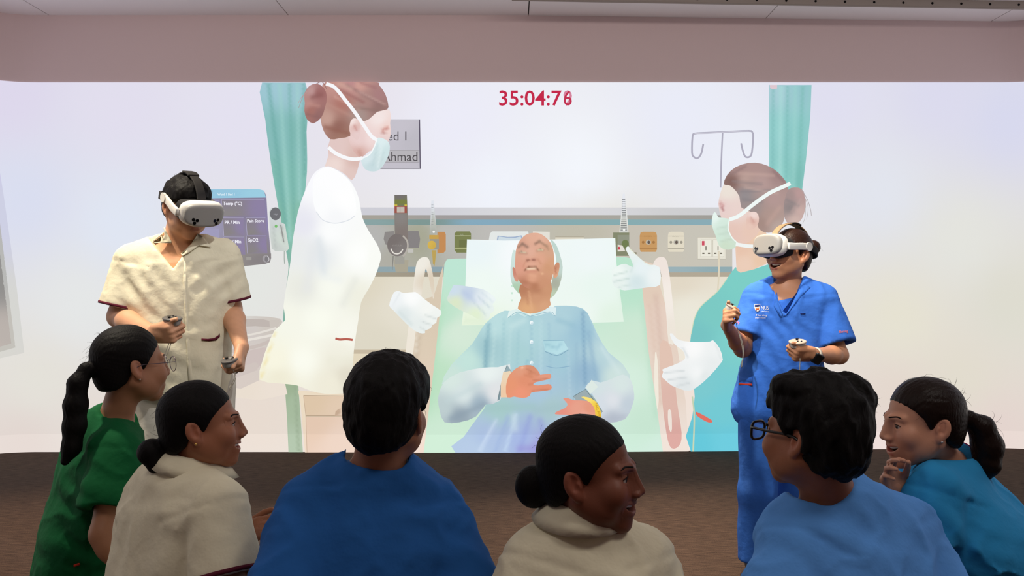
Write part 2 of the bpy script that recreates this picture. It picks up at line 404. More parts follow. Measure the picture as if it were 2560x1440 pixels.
# --- wall sign
S = Shape()
S.poly([(968, 301), (1048, 301), (1049, 421), (946, 421)], [(1000, 310, (198, 194, 204)), (1040, 360, (190, 187, 196)), (1000, 415, (196, 192, 202))], 0, 12)
S.rect(950, 376, 1047, 406, [(1000, 390, (184, 181, 186))]); S.line([(950, 376), (1047, 376)], 1.3, (150, 146, 152)); S.line([(950, 406), (1047, 406)], 1.3, (158, 154, 160))
S.line([(1049, 299), (1051, 423)], 3, (96, 90, 106)); S.line([(946, 422), (1051, 422)], 2, (140, 136, 146)); S.line([(968, 300), (1050, 300)], 1.5, (160, 156, 166))
S.text('Bed 1', 951, 352, 33, (92, 88, 94), .0, .93); S.text('Ahmad', 956, 403, 33, (84, 80, 84), .0, .93, maxw=88)
S.out('bed_sign', label='grey bed sign reading Bed 1')
# --- clock
S = Shape()
S.text('35:04:7', 1245, 264, 53, (196, 42, 74), .012, maxw=159)
S.text('9', 1407, 264, 53, (214, 132, 158), .012, .9); S.text('6', 1407, 264, 53, (194, 52, 82), .004, .9)
S.out('clock_digits', label='red projected clock digits')

# --- monitor and thermometer
S = Shape()
S.poly([(592, 664), (603, 662), (606, 680), (590, 681)], (196, 196, 192))
S.poly([(470, 474), (648, 473), (661, 477), (667, 490), (671, 560), (679, 645), (676, 656), (664, 660), (590, 668), (470, 672)], [(520, 560, (158, 154, 182)), (600, 520, (134, 126, 150)), (668, 560, (140, 130, 170)), (600, 655, (144, 138, 136)), (670, 640, (140, 134, 136))], 0, 10)
S.poly([(470, 474), (648, 473), (661, 477), (666, 494), (470, 497)], [(560, 478, (150, 198, 222)), (650, 490, (156, 206, 226))], 0, 10)
S.text('Ward 1 Bed 1', 545, 489, 8.5, (226, 240, 248), .02, .9)
S.rect(475, 500, 549, 568, (152, 147, 180)); S.rect(475, 572, 549, 640, [(500, 600, (160, 156, 188))])
for (x0, y0, x1, y1) in [(555, 499, 662, 541), (558, 545, 610, 590), (616, 545, 665, 588), (561, 593, 612, 637), (617, 590, 667, 634)]:
    S.poly([(x0, y0), (x1, y0), (x1+3, y1), (x0+3, y1)], [(x0+8, y0+8, (136, 128, 140)), (x1-4, y0+20, (142, 130, 164)), (x0+12, y1-4, (138, 133, 134))], 0, 8)
    S.line([(x0, y0), (x1, y0)], 1, (172, 166, 196)); S.line([(x0, y0), (x0+3, y1)], 1.2, (176, 170, 200))
for t, x, y, sz in [('Temp (°C)', 559, 513, 11.5), ('PR / Min', 563, 560, 11.5), ('Pain Score', 619, 556, 10.5), ('RR / Min', 566, 608, 11.5), ('SpO2', 622, 604, 11.5)]:
    S.text(t, x, y, sz, (232, 230, 240), .035, .95)
S.poly([(475, 642), (679, 634), (679, 645), (676, 656), (664, 660), (590, 668), (475, 672)], [(560, 655, (150, 144, 140)), (670, 645, (136, 130, 132))], 0, 10)
S.rect(592, 645, 606, 652, (166, 162, 156)); S.rect(617, 643, 630, 650, (160, 156, 152)); S.ell(666, 647, 8.5, 9.5, (160, 156, 160)); S.ell(668, 648, 5, 7, (128, 124, 128)); S.line([(670, 640), (674, 648), (671, 655)], 2, (196, 194, 198))
S.out('patient_monitor', label='purple vital signs monitor screen')
S = Shape()
S.poly([(674, 530), (680, 520), (692, 518), (702, 526), (704, 556), (714, 561), (724, 622), (718, 628), (690, 628), (681, 622), (676, 580)], [(685, 550, (206, 212, 212)), (712, 600, (210, 220, 212)), (690, 620, (200, 206, 202))], 0, 7, dabs=[(684, 562, 690, 622, 3, (182, 190, 186), .6), (704, 566, 712, 604, 2.5, (160, 166, 160), .7)])
S.ell(690, 535, 13.5, 16, (112, 112, 116)); S.text('High', 685, 538, 6, (170, 170, 176)); S.ell(691.5, 566, 3.6, 4, (122, 188, 112))
S.line([(703, 562), (711, 606)], 3, (150, 152, 150)); S.line([(712, 628), (712, 648), (713, 660)], 2, (160, 172, 164))
S.out('thermometer')

# --- second bed at lower left
S = Shape()
S.poly([(560, 960), (708, 930), (720, 985), (650, 1000), (560, 990)], [(600, 960, (234, 222, 208)), (700, 960, (236, 224, 212))], 0, 12)
S.poly([(570, 792), (640, 790), (700, 796), (704, 815), (680, 860), (650, 950), (560, 962), (560, 800)], [(600, 800, (216, 214, 208)), (620, 830, (208, 200, 196)), (600, 880, (214, 204, 198)), (600, 940, (216, 204, 196)), (680, 820, (206, 198, 190))], 2, 9)
S.poly([(604, 797), (660, 798), (675, 802), (676, 818), (640, 815), (604, 817)], (192, 182, 176)); S.poly([(676, 800), (702, 799), (696, 816), (676, 818)], (204, 196, 188))
S.line([(600, 840), (640, 834), (692, 820)], 5, (228, 222, 214)); S.line([(560, 862), (620, 850), (690, 836)], 6, (230, 224, 216)); S.line([(570, 880), (640, 866), (684, 850)], 9, (202, 190, 184))
S.poly([(606, 880), (660, 868), (672, 870), (668, 900), (645, 920), (606, 925)], (206, 192, 188)); S.poly([(560, 930), (640, 905), (648, 910), (645, 925), (560, 955)], (208, 196, 190))
S.out('second_bed')

# --- bedside cabinet
S = Shape()
S.poly([(746, 976), (900, 986), (920, 1131), (764, 1131), (752, 1000)], [(760, 990, (236, 220, 196)), (860, 1000, (232, 214, 190)), (800, 1120, (236, 214, 194))], 0, 12)
S.poly([(760, 988), (900, 990), (905, 1038), (765, 1038)], [(780, 1000, (222, 198, 170)), (850, 1030, (226, 202, 178))], 0, 10)
S.poly([(765, 1041), (905, 1041), (912, 1131), (768, 1131)], [(790, 1050, (228, 200, 178)), (850, 1110, (234, 210, 194))], 0, 10)
S.line([(760, 988), (900, 990)], 1.5, (176, 152, 126)); S.line([(765, 1039), (905, 1039)], 1.6, (156, 134, 110)); S.line([(760, 988), (766, 1038), (769, 1131)], 1.2, (196, 170, 146), sm=0)
S.poly([(838, 1039), (840, 1028), (848, 1021), (862, 1019), (880, 1022), (886, 1039)], [(845, 1030, (196, 168, 144)), (862, 1034, (232, 212, 192))], 0, 6)
S.out('bedside_cabinet')

# --- gas and suction fittings
S = Shape()
S.poly([(963, 580), (986, 578), (988, 614), (965, 612), (960, 598)], (142, 138, 136), 0, 8); S.poly([(1020, 578), (1047, 578), (1051, 598), (1048, 620), (1020, 620)], (136, 132, 132), 0, 8)
S.poly([(987, 488), (1018, 488), (1020, 535), (1021, 600), (988, 600), (987, 535)], [(1000, 492, (118, 112, 114)), (1002, 505, (118, 122, 86)), (1002, 540, (138, 132, 130)), (1008, 590, (132, 122, 118))], 0, 6)
S.rect(987, 500, 1018, 512, (122, 128, 72)); S.rect(987, 512, 994, 516, (206, 186, 70)); S.rect(1012, 512, 1018, 516, (206, 186, 70)); S.rect(987, 516, 1018, 533, (158, 88, 78)); S.rect(993, 518, 1012, 532, (194, 186, 176)); S.line([(1001, 518), (1001, 532)], 1.2, (140, 130, 124))
S.poly([(985, 650), (1022, 650), (1020, 680), (990, 680)], (172, 166, 148), 0, 8); S.rect(988, 636, 1012, 660, (162, 160, 152)); S.rect(1020, 622, 1034, 632, (196, 194, 188))
S.ell(994, 613, 25, 28, [(985, 600, (122, 114, 112)), (1005, 625, (130, 124, 122))]); S.line([(1008, 590), (1018, 602), (1020, 618), (1014, 634), (1008, 641)], 4, (182, 176, 168)); S.line([(978, 622), (984, 632), (994, 635), (1003, 631), (1008, 623)], 3.2, (226, 222, 214))
S.text('VACUUM', 981, 616, 6, (150, 144, 140)); S.line([(984, 640), (982, 668), (982, 676)], 3, (140, 138, 132), 1)
S.out('suction_regulator')
S = Shape()
S.poly([(1094, 580), (1112, 580), (1115, 586), (1115, 626), (1110, 632), (1094, 634)], (196, 140, 88), 0, 8)
S.poly([(1079, 502), (1085, 502), (1093, 585), (1075, 585)], [(1082, 510, (226, 230, 238)), (1084, 560, (186, 190, 182)), (1084, 580, (176, 178, 170))], 0, 6)
for k in range(9): S.line([(1079, 513+k*6), (1084, 513+k*6)], 1, (150, 152, 156))
S.rect(1074, 588, 1097, 598, (200, 162, 82)); S.rect(1076, 598, 1098, 624, (156, 152, 140)); S.ell(1080, 613, 10.5, 11, [(1076, 610, (214, 180, 84)), (1084, 616, (206, 172, 80))])
S.poly([(1080, 626), (1091, 626), (1089, 650), (1087, 665), (1083, 660), (1082, 645)], (188, 162, 92), 0, 6); S.ell(1085, 580, 3, 3, (240, 240, 236))
S.out('flowmeter', label='yellow oxygen flowmeter')
S = Shape(); S.poly([(1137, 584), (1142, 579), (1174, 579), (1178, 584), (1178, 628), (1172, 632), (1142, 632), (1137, 626)], (124, 130, 84), 0, 8)
S.line([(1138, 590), (1177, 590)], 1.5, (196, 200, 160)); S.line([(1138, 622), (1177, 622)], 1.5, (196, 200, 150)); S.rect(1148, 600, 1168, 618, (112, 118, 76)); S.text('AIR', 1150, 589, 6, (160, 164, 140)); S.out('gas_outlet', label='olive green gas outlet')
S = Shape(); S.poly([(1225, 585), (1230, 579), (1320, 579), (1326, 600), (1222, 602)], (228, 232, 230)); S.poly([(1242, 602), (1244, 590), (1304, 589), (1308, 602)], (160, 178, 206)); S.poly([(1245, 602), (1247, 592), (1302, 592), (1305, 602)], (206, 220, 228))
S.poly([(1332, 579), (1374, 580), (1374, 602), (1332, 602)], (228, 224, 214)); S.rect(1388, 593, 1459, 602, (222, 216, 198)); S.line([(1388, 593), (1459, 593)], 1.5, (168, 160, 140)); S.out('bedside_terminal')
S = Shape(); S.poly([(1556, 485), (1561, 485), (1569, 582), (1548, 582)], [(1558, 500, (230, 233, 240)), (1558, 560, (206, 208, 202))], 0, 6)
for k in range(15): S.line([(1554-k*.25, 500+k*5.4), (1562+k*.3, 500+k*5.4)], 1.7, (120, 122, 124))
S.line([(1554, 524), (1548, 582)], 1.2, (236, 236, 232)); S.line([(1565, 524), (1569, 582)], 1.2, (236, 236, 232))
S.rect(1532, 582, 1572, 640, (134, 138, 112)); S.rect(1543, 588, 1572, 612, (146, 150, 132)); S.ell(1562, 610, 9, 10, (112, 126, 82)); S.poly([(1543, 612), (1555, 614), (1562, 628), (1543, 629)], (226, 222, 212)); S.ell(1546.5, 621, 3, 4, (204, 70, 84)); S.rect(1572, 631, 1590, 636, (140, 134, 112)); S.ell(1559, 575, 3, 3, (240, 240, 236))
S.out('flowmeter', label='grey flowmeter with a ruled tube')
for nm, x0, x1, c, cl in [('orange', 1598, 1641, (200, 154, 100), (168, 122, 74)), ('cream', 1668, 1709, (226, 218, 198), (160, 154, 140))]:
    S = Shape(); S.poly([(x0+2, 582), (x0+8, 580), (x1-8, 580), (x1-2, 582), (x1, 590), (x1, 624), (x1-3, 630), (x0+3, 630), (x0, 624), (x0, 590)], c, 0, 8)
    S.line([(x0, 591), (x0+10, 591)], 1.2, cl); S.line([(x1-10, 591), (x1, 591)], 1.2, cl); S.line([(x0, 622), (x1, 622)], 1.5, cl); S.text('OXYGEN' if nm == 'orange' else 'VACUUM', x0+10, 593, 5, cl)
    cx = (x0+x1)/2; S.ell(cx, 606, 6.5, 6.5, (188, 184, 172)); S.ell(cx+1, 606, 3.6, 4, (104, 92, 84)); S.ell(cx-13, 606, 3.5, 3.5, cl); S.ell(cx+13, 606, 3.5, 3.5, cl); S.out('gas_outlet', label=nm+' gas outlet')
S = Shape(); S.rect(1742, 594, 1812, 648, (230, 226, 212)); S.line([(1742, 648), (1812, 648), (1812, 594)], 1.6, (172, 166, 150), sm=0); S.line([(1742, 648), (1742, 594), (1812, 594)], 1.2, (196, 190, 174), sm=0)
for x0 in (1750, 1780):
    S.rect(x0, 600, x0+27, 642, (236, 233, 220)); S.line([(x0, 600), (x0+27, 600), (x0+27, 642), (x0, 642), (x0, 600)], 1, (190, 184, 168), sm=0)
    S.rect(x0+11.5, 616, x0+14, 626, (110, 104, 92)); S.rect(x0+3.5, 632, x0+9, 635.5, (110, 104, 92)); S.rect(x0+17.5, 632, x0+23, 635.5, (110, 104, 92))
S.rect(1752.5, 603, 1759, 614, (206, 84, 102)); S.out('power_socket')
S = Shape(); S.line([(1794, 628), (1795, 680), (1791, 740), (1790, 770)], 5, (222, 212, 190), 3); S.out('power_cable')
# --- drip hook
S = Shape(); hk = (176, 174, 190)
S.line([(1804, 334), (1801, 400), (1799, 470)], 4, hk)
S.line([(1756, 362), (1751, 385), (1742, 397), (1733, 394), (1728, 384), (1729, 345), (1734, 336), (1760, 334), (1804, 332), (1868, 329), (1878, 333), (1880, 345), (1877, 382), (1872, 393), (1862, 394), (1856, 384), (1850, 360)], 4.5, hk, sm=3)
S.line([(1734, 336), (1804, 332), (1868, 329)], 1.4, (214, 212, 224), sm=0); S.out('drip_hook')

# --- the bed
S = Shape()
S.poly([(1005, 1131), (1012, 900), (1030, 760), (1085, 740), (1110, 660), (1100, 790), (1088, 900), (1066, 1131)], [(1030, 800, (222, 206, 184)), (1060, 780, (216, 200, 178)), (1050, 1000, (224, 204, 182)), (1030, 1100, (238, 218, 204))], 0, 9, dabs=[(1058, 760, 1040, 900, 6, (196, 178, 156), .6), (1046, 780, 1040, 880, 4, (232, 222, 206), .7)])
S.out('bed_frame', label='beige bed side left of the mattress'); S = Shape()
S.poly([(1598, 650), (1632, 660), (1690, 860), (1712, 1000), (1720, 1131), (1640, 1131), (1630, 1000), (1610, 800)], [(1620, 720, (226, 204, 186)), (1650, 800, (230, 208, 194)), (1640, 950, (230, 212, 198)), (1690, 1100, (236, 222, 212))], 0, 9, dabs=[(1638, 740, 1665, 1000, 7, (214, 186, 172), .6), (1622, 760, 1650, 1010, 5, (222, 196, 180), .6)])
S.poly([(1648, 860), (1676, 870), (1690, 1000), (1702, 1080), (1696, 1112), (1676, 1118), (1664, 1080), (1652, 980)], [(1660, 900, (226, 196, 180)), (1680, 1000, (222, 184, 172)), (1684, 1100, (218, 168, 160))], 3, 8); S.poly([(1668, 1025), (1676, 1026), (1678, 1070), (1674, 1078), (1669, 1060)], (238, 226, 216), 2, 6); S.poly([(1636, 880), (1642, 900), (1645, 1000), (1640, 1020), (1634, 960)], (242, 234, 220), 2, 8)
S.out('bed_frame', label='pink bed side right of the mattress')
S = Shape()
S.poly([(1112, 660), (1118, 649), (1140, 647), (1560, 643), (1598, 650), (1606, 740), (1620, 880), (1638, 1000), (1656, 1131), (1060, 1131), (1076, 1000), (1090, 880), (1102, 770)],
       [(1130, 670, (190, 230, 212)), (1108, 780, (192, 228, 204)), (1150, 830, (214, 234, 216)), (1090, 950, (190, 226, 196)), (1120, 1100, (206, 234, 212)), (1580, 700, (186, 228, 204)), (1600, 850, (206, 232, 212)), (1560, 950, (214, 238, 222)), (1620, 1060, (200, 230, 210)), (1450, 1120, (206, 236, 222)), (1650, 1120, (206, 232, 218))], 0, 11,
       dabs=[(1106, 760, 1070, 1040, 8, (176, 222, 188), .5), (1606, 760, 1640, 1040, 8, (184, 220, 196), .5)])
S.out('mattress')
S = Shape()
S.poly([(1168, 599), (1260, 602), (1400, 599), (1537, 596), (1540, 660), (1558, 804), (1500, 806), (1300, 812), (1155, 813), (1163, 740)], [(1190, 620, (236, 246, 248)), (1300, 640, (246, 250, 252)), (1480, 640, (240, 248, 248)), (1200, 720, (240, 250, 244)), (1500, 720, (234, 247, 240)), (1180, 800, (232, 244, 220)), (1530, 795, (228, 244, 230)), (1450, 780, (238, 248, 242))], 0, 10, dabs=[(1160, 806, 1260, 808, 6, (214, 232, 206), .7), (1540, 670, 1556, 800, 4, (222, 240, 226), .6)])
S.out('pillow')
S = Shape()
S.poly([(1014, 905), (1022, 820), (1034, 720), (1040, 670), (1046, 652), (1056, 644), (1066, 643), (1074, 650), (1082, 680), (1087, 720), (1084, 748), (1074, 700), (1066, 672), (1062, 690), (1052, 760), (1040, 830), (1030, 905)], [(1050, 660, (240, 236, 226)), (1040, 760, (240, 236, 226)), (1078, 700, (222, 208, 188)), (1024, 880, (238, 230, 216))], 2, 6)
S.out('bed_rail', label='cream bed rail on the left of the bed')
S = Shape()
S.poly([(1630, 664), (1638, 648), (1648, 643), (1660, 645), (1668, 664), (1676, 720), (1684, 800), (1688, 850), (1670, 858), (1664, 790), (1652, 690), (1644, 668), (1636, 680)], [(1650, 655, (240, 228, 220)), (1668, 740, (244, 236, 228)), (1676, 840, (238, 230, 218))], 2, 6)
S.out('bed_rail', label='cream bed rail on the right of the bed')

# --- the patient
S = Shape(); SK = (222, 164, 138)
sh = [(1262, 776), (1300, 782), (1330, 790), (1380, 770), (1392, 764), (1440, 766), (1468, 782), (1490, 830), (1520, 880), (1556, 910), (1575, 960), (1500, 985), (1475, 1000), (1485, 1060), (1440, 1131), (1140, 1131), (1160, 1090), (1196, 1040), (1220, 1000), (1215, 940), (1160, 940), (1105, 960), (1130, 910), (1180, 860), (1205, 820), (1225, 798)]
S.poly(sh, [(1240, 810, (188, 222, 224)), (1330, 830, (178, 214, 220)), (1300, 880, (172, 210, 214)), (1220, 870, (164, 202, 208)), (1170, 900, (196, 228, 220)), (1130, 940, (204, 228, 218)), (1400, 800, (176, 210, 220)), (1450, 830, (158, 196, 214)), (1400, 900, (164, 202, 216)), (1350, 970, (170, 200, 222)), (1500, 880, (186, 214, 220)), (1540, 940, (206, 226, 222)), (1460, 930, (150, 184, 208)), (1250, 1020, (168, 204, 204)), (1380, 1020, (170, 200, 204)), (1220, 1090, (172, 192, 224)), (1300, 1090, (164, 182, 224)), (1420, 1080, (184, 200, 232)), (1360, 1120, (160, 158, 216)), (1180, 1125, (180, 200, 226))], 2, 7,
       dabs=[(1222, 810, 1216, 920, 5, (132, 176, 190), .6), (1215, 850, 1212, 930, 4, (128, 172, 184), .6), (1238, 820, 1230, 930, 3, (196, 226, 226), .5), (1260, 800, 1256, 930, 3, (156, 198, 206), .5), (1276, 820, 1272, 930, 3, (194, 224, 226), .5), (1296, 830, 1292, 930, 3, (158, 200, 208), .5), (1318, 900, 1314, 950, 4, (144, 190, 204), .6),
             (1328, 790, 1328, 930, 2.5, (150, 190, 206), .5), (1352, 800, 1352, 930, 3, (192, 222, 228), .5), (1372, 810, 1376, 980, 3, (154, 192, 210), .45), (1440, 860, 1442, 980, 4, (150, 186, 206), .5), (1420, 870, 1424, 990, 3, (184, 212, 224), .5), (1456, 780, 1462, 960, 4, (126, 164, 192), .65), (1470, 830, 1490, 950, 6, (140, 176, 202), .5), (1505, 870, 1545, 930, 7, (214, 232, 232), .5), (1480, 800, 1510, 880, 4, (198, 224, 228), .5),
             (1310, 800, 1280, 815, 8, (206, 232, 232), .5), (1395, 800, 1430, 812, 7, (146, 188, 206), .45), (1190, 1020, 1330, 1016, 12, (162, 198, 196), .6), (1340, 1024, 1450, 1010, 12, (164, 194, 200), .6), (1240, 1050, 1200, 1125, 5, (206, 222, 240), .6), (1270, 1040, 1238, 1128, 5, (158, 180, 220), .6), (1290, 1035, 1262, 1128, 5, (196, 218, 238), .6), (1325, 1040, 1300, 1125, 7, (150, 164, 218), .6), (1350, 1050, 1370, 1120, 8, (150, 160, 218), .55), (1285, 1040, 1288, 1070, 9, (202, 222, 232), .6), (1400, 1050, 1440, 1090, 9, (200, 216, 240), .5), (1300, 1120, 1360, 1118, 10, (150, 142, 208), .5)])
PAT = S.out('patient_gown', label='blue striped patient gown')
S = Shape()   # left sleeve
S.poly([(1098, 985), (1110, 955), (1150, 930), (1210, 918), (1245, 917), (1268, 911), (1276, 920), (1250, 1000), (1215, 1010), (1190, 1040), (1150, 1054), (1112, 1054), (1100, 1025), (1096, 1000)], [(1130, 950, (216, 232, 226)), (1220, 930, (234, 242, 240)), (1160, 985, (218, 230, 230)), (1240, 980, (226, 228, 230)), (1150, 1040, (150, 166, 178)), (1110, 1020, (190, 206, 208)), (1200, 1010, (160, 180, 194))], 2, 7, dabs=[(1120, 1000, 1200, 960, 8, (196, 214, 216), .5), (1130, 1045, 1210, 1010, 8, (142, 160, 174), .55)])
S.poly([(1268, 911), (1279, 928), (1262, 960), (1248, 1000), (1244, 998), (1256, 950)], [(1270, 925, (150, 172, 178)), (1250, 990, (128, 150, 158))], 0, 6); S.line([(1268, 911), (1256, 945), (1244, 1000)], 1.2, (110, 130, 134)); S.out('sleeve', PAT)
S = Shape()   # right sleeve
S.poly([(1462, 968), (1480, 950), (1500, 955), (1530, 945), (1556, 935), (1576, 950), (1584, 985), (1580, 1010), (1562, 1046), (1520, 1056), (1502, 1056), (1500, 1020), (1480, 985)], [(1490, 965, (212, 226, 228)), (1550, 960, (216, 230, 228)), (1530, 1000, (222, 226, 232)), (1570, 1010, (196, 208, 218)), (1530, 1045, (186, 194, 206)), (1500, 1010, (214, 222, 230))], 2, 7, dabs=[(1510, 1050, 1560, 1040, 8, (176, 184, 198), .5)])
S.poly([(1432, 990), (1463, 972), (1486, 995), (1505, 1026), (1500, 1040), (1470, 1004), (1440, 1000)], (156, 172, 176), 0, 7); S.line([(1432, 1000), (1432, 990), (1463, 972), (1505, 1028)], 1.4, (100, 122, 124), sm=0); S.poly([(1464, 968), (1478, 948), (1494, 966), (1474, 984)], (222, 234, 228)); S.out('sleeve', PAT)
S = Shape()   # collar, pocket, buttons
S.poly([(1268, 795), (1272, 778), (1290, 772), (1322, 786), (1312, 792), (1294, 782)], [(1280, 782, (226, 242, 240)), (1312, 790, (198, 226, 228))], 0, 6); S.poly([(1322, 788), (1370, 766), (1390, 768), (1388, 790), (1374, 780), (1340, 790)], [(1340, 784, (206, 232, 234)), (1384, 776, (224, 240, 242))], 0, 6); S.line([(1270, 794), (1294, 780), (1324, 790)], 1.5, (150, 192, 200)); S.line([(1326, 790), (1374, 779), (1388, 790)], 1.5, (150, 186, 200))
S.out('gown_collar', PAT); S = Shape(); S.poly([(1357, 852), (1408, 851), (1420, 872), (1392, 886), (1362, 876)], [(1370, 858, (178, 218, 226)), (1400, 878, (186, 224, 232))], 0, 7, dabs=[(1362, 858, 1390, 870, 3, (146, 190, 206), .6), (1390, 870, 1406, 856, 3, (150, 194, 210), .6)]); S.line([(1362, 878), (1392, 888), (1420, 874)], 1.6, (128, 170, 190)); S.line([(1358, 851), (1408, 850)], 1.4, (136, 180, 198)); S.line([(1364, 914), (1390, 919), (1426, 914)], 2, (140, 178, 202))
S.out('gown_pocket', PAT); S = Shape()
for y in (806, 854, 906): S.ell(1328.5, y, 4.5, 4.5, (240, 248, 250)); S.ell(1330, y+2, 3, 3, (206, 226, 234)); S.out('gown_button', PAT); S = Shape()
S = Shape()   # hair
S.poly([(1284, 625), (1278, 650), (1276, 690), (1282, 715), (1292, 728), (1300, 734), (1304, 700), (1296, 640)], [(1280, 640, (208, 228, 222)), (1290, 720, (176, 206, 178)), (1282, 690, (206, 224, 218))], 2, 6)
S.poly([(1376, 600), (1390, 612), (1400, 640), (1406, 668), (1402, 700), (1392, 728), (1378, 744), (1372, 736), (1382, 690), (1390, 650), (1384, 625)], [(1390, 620, (192, 214, 206)), (1402, 670, (196, 214, 206)), (1385, 710, (172, 176, 160)), (1380, 735, (190, 206, 180))], 2, 6)
S.out('patient_hair', PAT)
S = Shape()   # neck
S.poly([(1300, 712), (1376, 700), (1374, 750), (1376, 762), (1360, 775), (1325, 784), (1294, 771), (1303, 745)], [(1310, 720, (186, 128, 98)), (1340, 722, (186, 130, 100)), (1365, 720, (206, 152, 118)), (1320, 770, (224, 172, 126)), (1360, 765, (216, 164, 128)), (1340, 745, (208, 154, 120))], 2, 5, dabs=[(1322, 730, 1330, 775, 3, (226, 174, 136), .6), (1316, 728, 1320, 760, 3, (190, 134, 104), .5)]); S.out('patient_neck', PAT)
S = Shape()   # ears
S.poly([(1392, 656), (1398, 660), (1397, 676), (1392, 692), (1384, 694), (1382, 672)], [(1390, 665, (204, 146, 116)), (1394, 685, (222, 168, 136))], 2, 4, dabs=[(1388, 668, 1389, 684, 2, (176, 112, 86), .7)]); S.out('patient_ear', PAT); S = Shape(); S.poly([(1281, 670), (1288, 672), (1296, 700), (1290, 704), (1284, 692)], [(1285, 680, (204, 138, 118)), (1291, 698, (214, 152, 130))], 2, 4); S.out('patient_ear', PAT)
S = Shape()
S.poly([(1288, 650), (1290, 625), (1298, 604), (1314, 588), (1332, 583), (1350, 585), (1368, 598), (1380, 616), (1385, 645), (1384, 672), (1378, 700), (1366, 715), (1344, 724), (1322, 722), (1306, 712), (1294, 695), (1288, 672)],
       [(1330, 592, (226, 176, 152)), (1350, 594, (228, 178, 154)), (1305, 615, (218, 164, 142)), (1372, 630, (214, 166, 138)), (1326, 630, (226, 176, 154)), (1330, 660, (226, 172, 148)), (1300, 670, (222, 160, 138)), (1370, 670, (210, 156, 122)), (1350, 650, (224, 168, 142)), (1330, 700, (222, 164, 134)), (1310, 708, (192, 132, 108)), (1360, 706, (206, 150, 118)), (1335, 718, (186, 128, 98)), (1380, 660, (214, 162, 128))], 3, 3.6,
       dabs=[(1296, 619, 1306, 610, 3.2, (156, 124, 108), .85), (1306, 610, 1318, 618, 3.6, (150, 118, 104), .85), (1338, 610, 1348, 604, 3.4, (152, 118, 102), .85), (1348, 604, 1366, 616, 3.2, (166, 134, 112), .8), (1366, 616, 1370, 624, 3, (176, 140, 114), .6),
             (1298, 632, 1316, 634, 3.4, (186, 142, 122), .7), (1302, 630, 1314, 632, 2, (214, 196, 168), .9), (1303, 629, 1304, 630, 2, (140, 128, 112), .8), (1342, 628, 1358, 626, 3.2, (188, 146, 122), .7), (1346, 626, 1356, 625, 2, (216, 204, 170), .9), (1350, 623, 1351, 624, 2, (150, 140, 112), .8),
             (1318, 650, 1340, 650, 5, (206, 146, 124), .5), (1317, 652, 1322, 650, 2.4, (138, 90, 76), .8), (1330, 649, 1336, 650, 2.4, (134, 86, 74), .85), (1324, 646, 1330, 646, 3, (234, 180, 156), .5), (1312, 676, 1322, 668, 2.2, (126, 82, 64), .85), (1322, 668, 1338, 668, 2.4, (140, 94, 74), .8), (1338, 668, 1346, 676, 2.2, (130, 86, 66), .85), (1318, 673, 1338, 671, 2.2, (246, 220, 190), .9), (1318, 680, 1340, 679, 2.6, (206, 140, 118), .6), (1345, 648, 1352, 660, 2, (196, 140, 114), .6), (1312, 656, 1308, 668, 2.2, (204, 144, 120), .5), (1354, 684, 1356, 684, 2.4, (238, 190, 152), .8), (1326, 688, 1336, 690, 5, (230, 174, 144), .6), (1306, 704, 1340, 712, 5, (180, 122, 94), .5)])
S.out('patient_face', PAT, 'weathered face of the projected patient')
S = Shape()   # hands
S.poly([(1258, 929), (1276, 926), (1282, 950), (1270, 992), (1252, 992), (1252, 960)], [(1262, 935, (236, 214, 184)), (1262, 985, (238, 202, 168))], 0, 7)
S.poly([(1268, 992), (1265, 965), (1272, 938), (1290, 920), (1306, 913), (1326, 912), (1338, 918), (1350, 934), (1346, 937), (1332, 930), (1322, 924), (1314, 930), (1320, 937), (1334, 938), (1370, 933), (1377, 937), (1374, 946), (1340, 954), (1333, 960), (1345, 962), (1370, 959), (1378, 963), (1376, 973), (1350, 977), (1328, 980), (1324, 988), (1308, 994), (1285, 990)],
       [(1280, 960, (232, 152, 116)), (1300, 925, (226, 158, 128)), (1330, 920, (216, 146, 116)), (1360, 940, (228, 156, 130)), (1360, 968, (226, 146, 118)), (1300, 980, (238, 152, 122)), (1310, 950, (226, 146, 114))], 2, 4.5, dabs=[(1334, 950, 1370, 945, 2.5, (192, 118, 92), .6), (1330, 976, 1372, 972, 2.5, (196, 120, 96), .6), (1304, 918, 1307, 917, 3, (250, 206, 176), .8), (1318, 922, 1346, 935, 2, (186, 116, 88), .5), (1312, 936, 1330, 942, 3, (208, 132, 100), .6), (1322, 960, 1332, 958, 3, (206, 128, 98), .6)]); S.out('patient_hand', PAT)
S = Shape()
S.poly([(1407, 995), (1420, 994), (1434, 999), (1470, 1001), (1484, 1015), (1490, 1046), (1460, 1040), (1425, 1036), (1410, 1035), (1388, 1034), (1390, 1028), (1412, 1018), (1418, 1008)], [(1420, 1000, (232, 152, 132)), (1440, 1015, (232, 162, 140)), (1400, 1030, (230, 146, 130)), (1470, 1020, (228, 154, 128)), (1460, 1036, (236, 168, 150))], 2, 4.5)
S.poly([(1452, 991), (1470, 992), (1488, 1002), (1498, 1018), (1502, 1040), (1496, 1050), (1488, 1048), (1486, 1024), (1476, 1006)], [(1465, 994, (250, 226, 120)), (1492, 1020, (242, 204, 72)), (1495, 1042, (238, 196, 70))], 2, 5); S.text('FALL RISK', 1486, 1007, 8.5, (196, 150, 40), 0.01, 1, 1.3); S.out('patient_hand', PAT, 'hand with a yellow wristband')

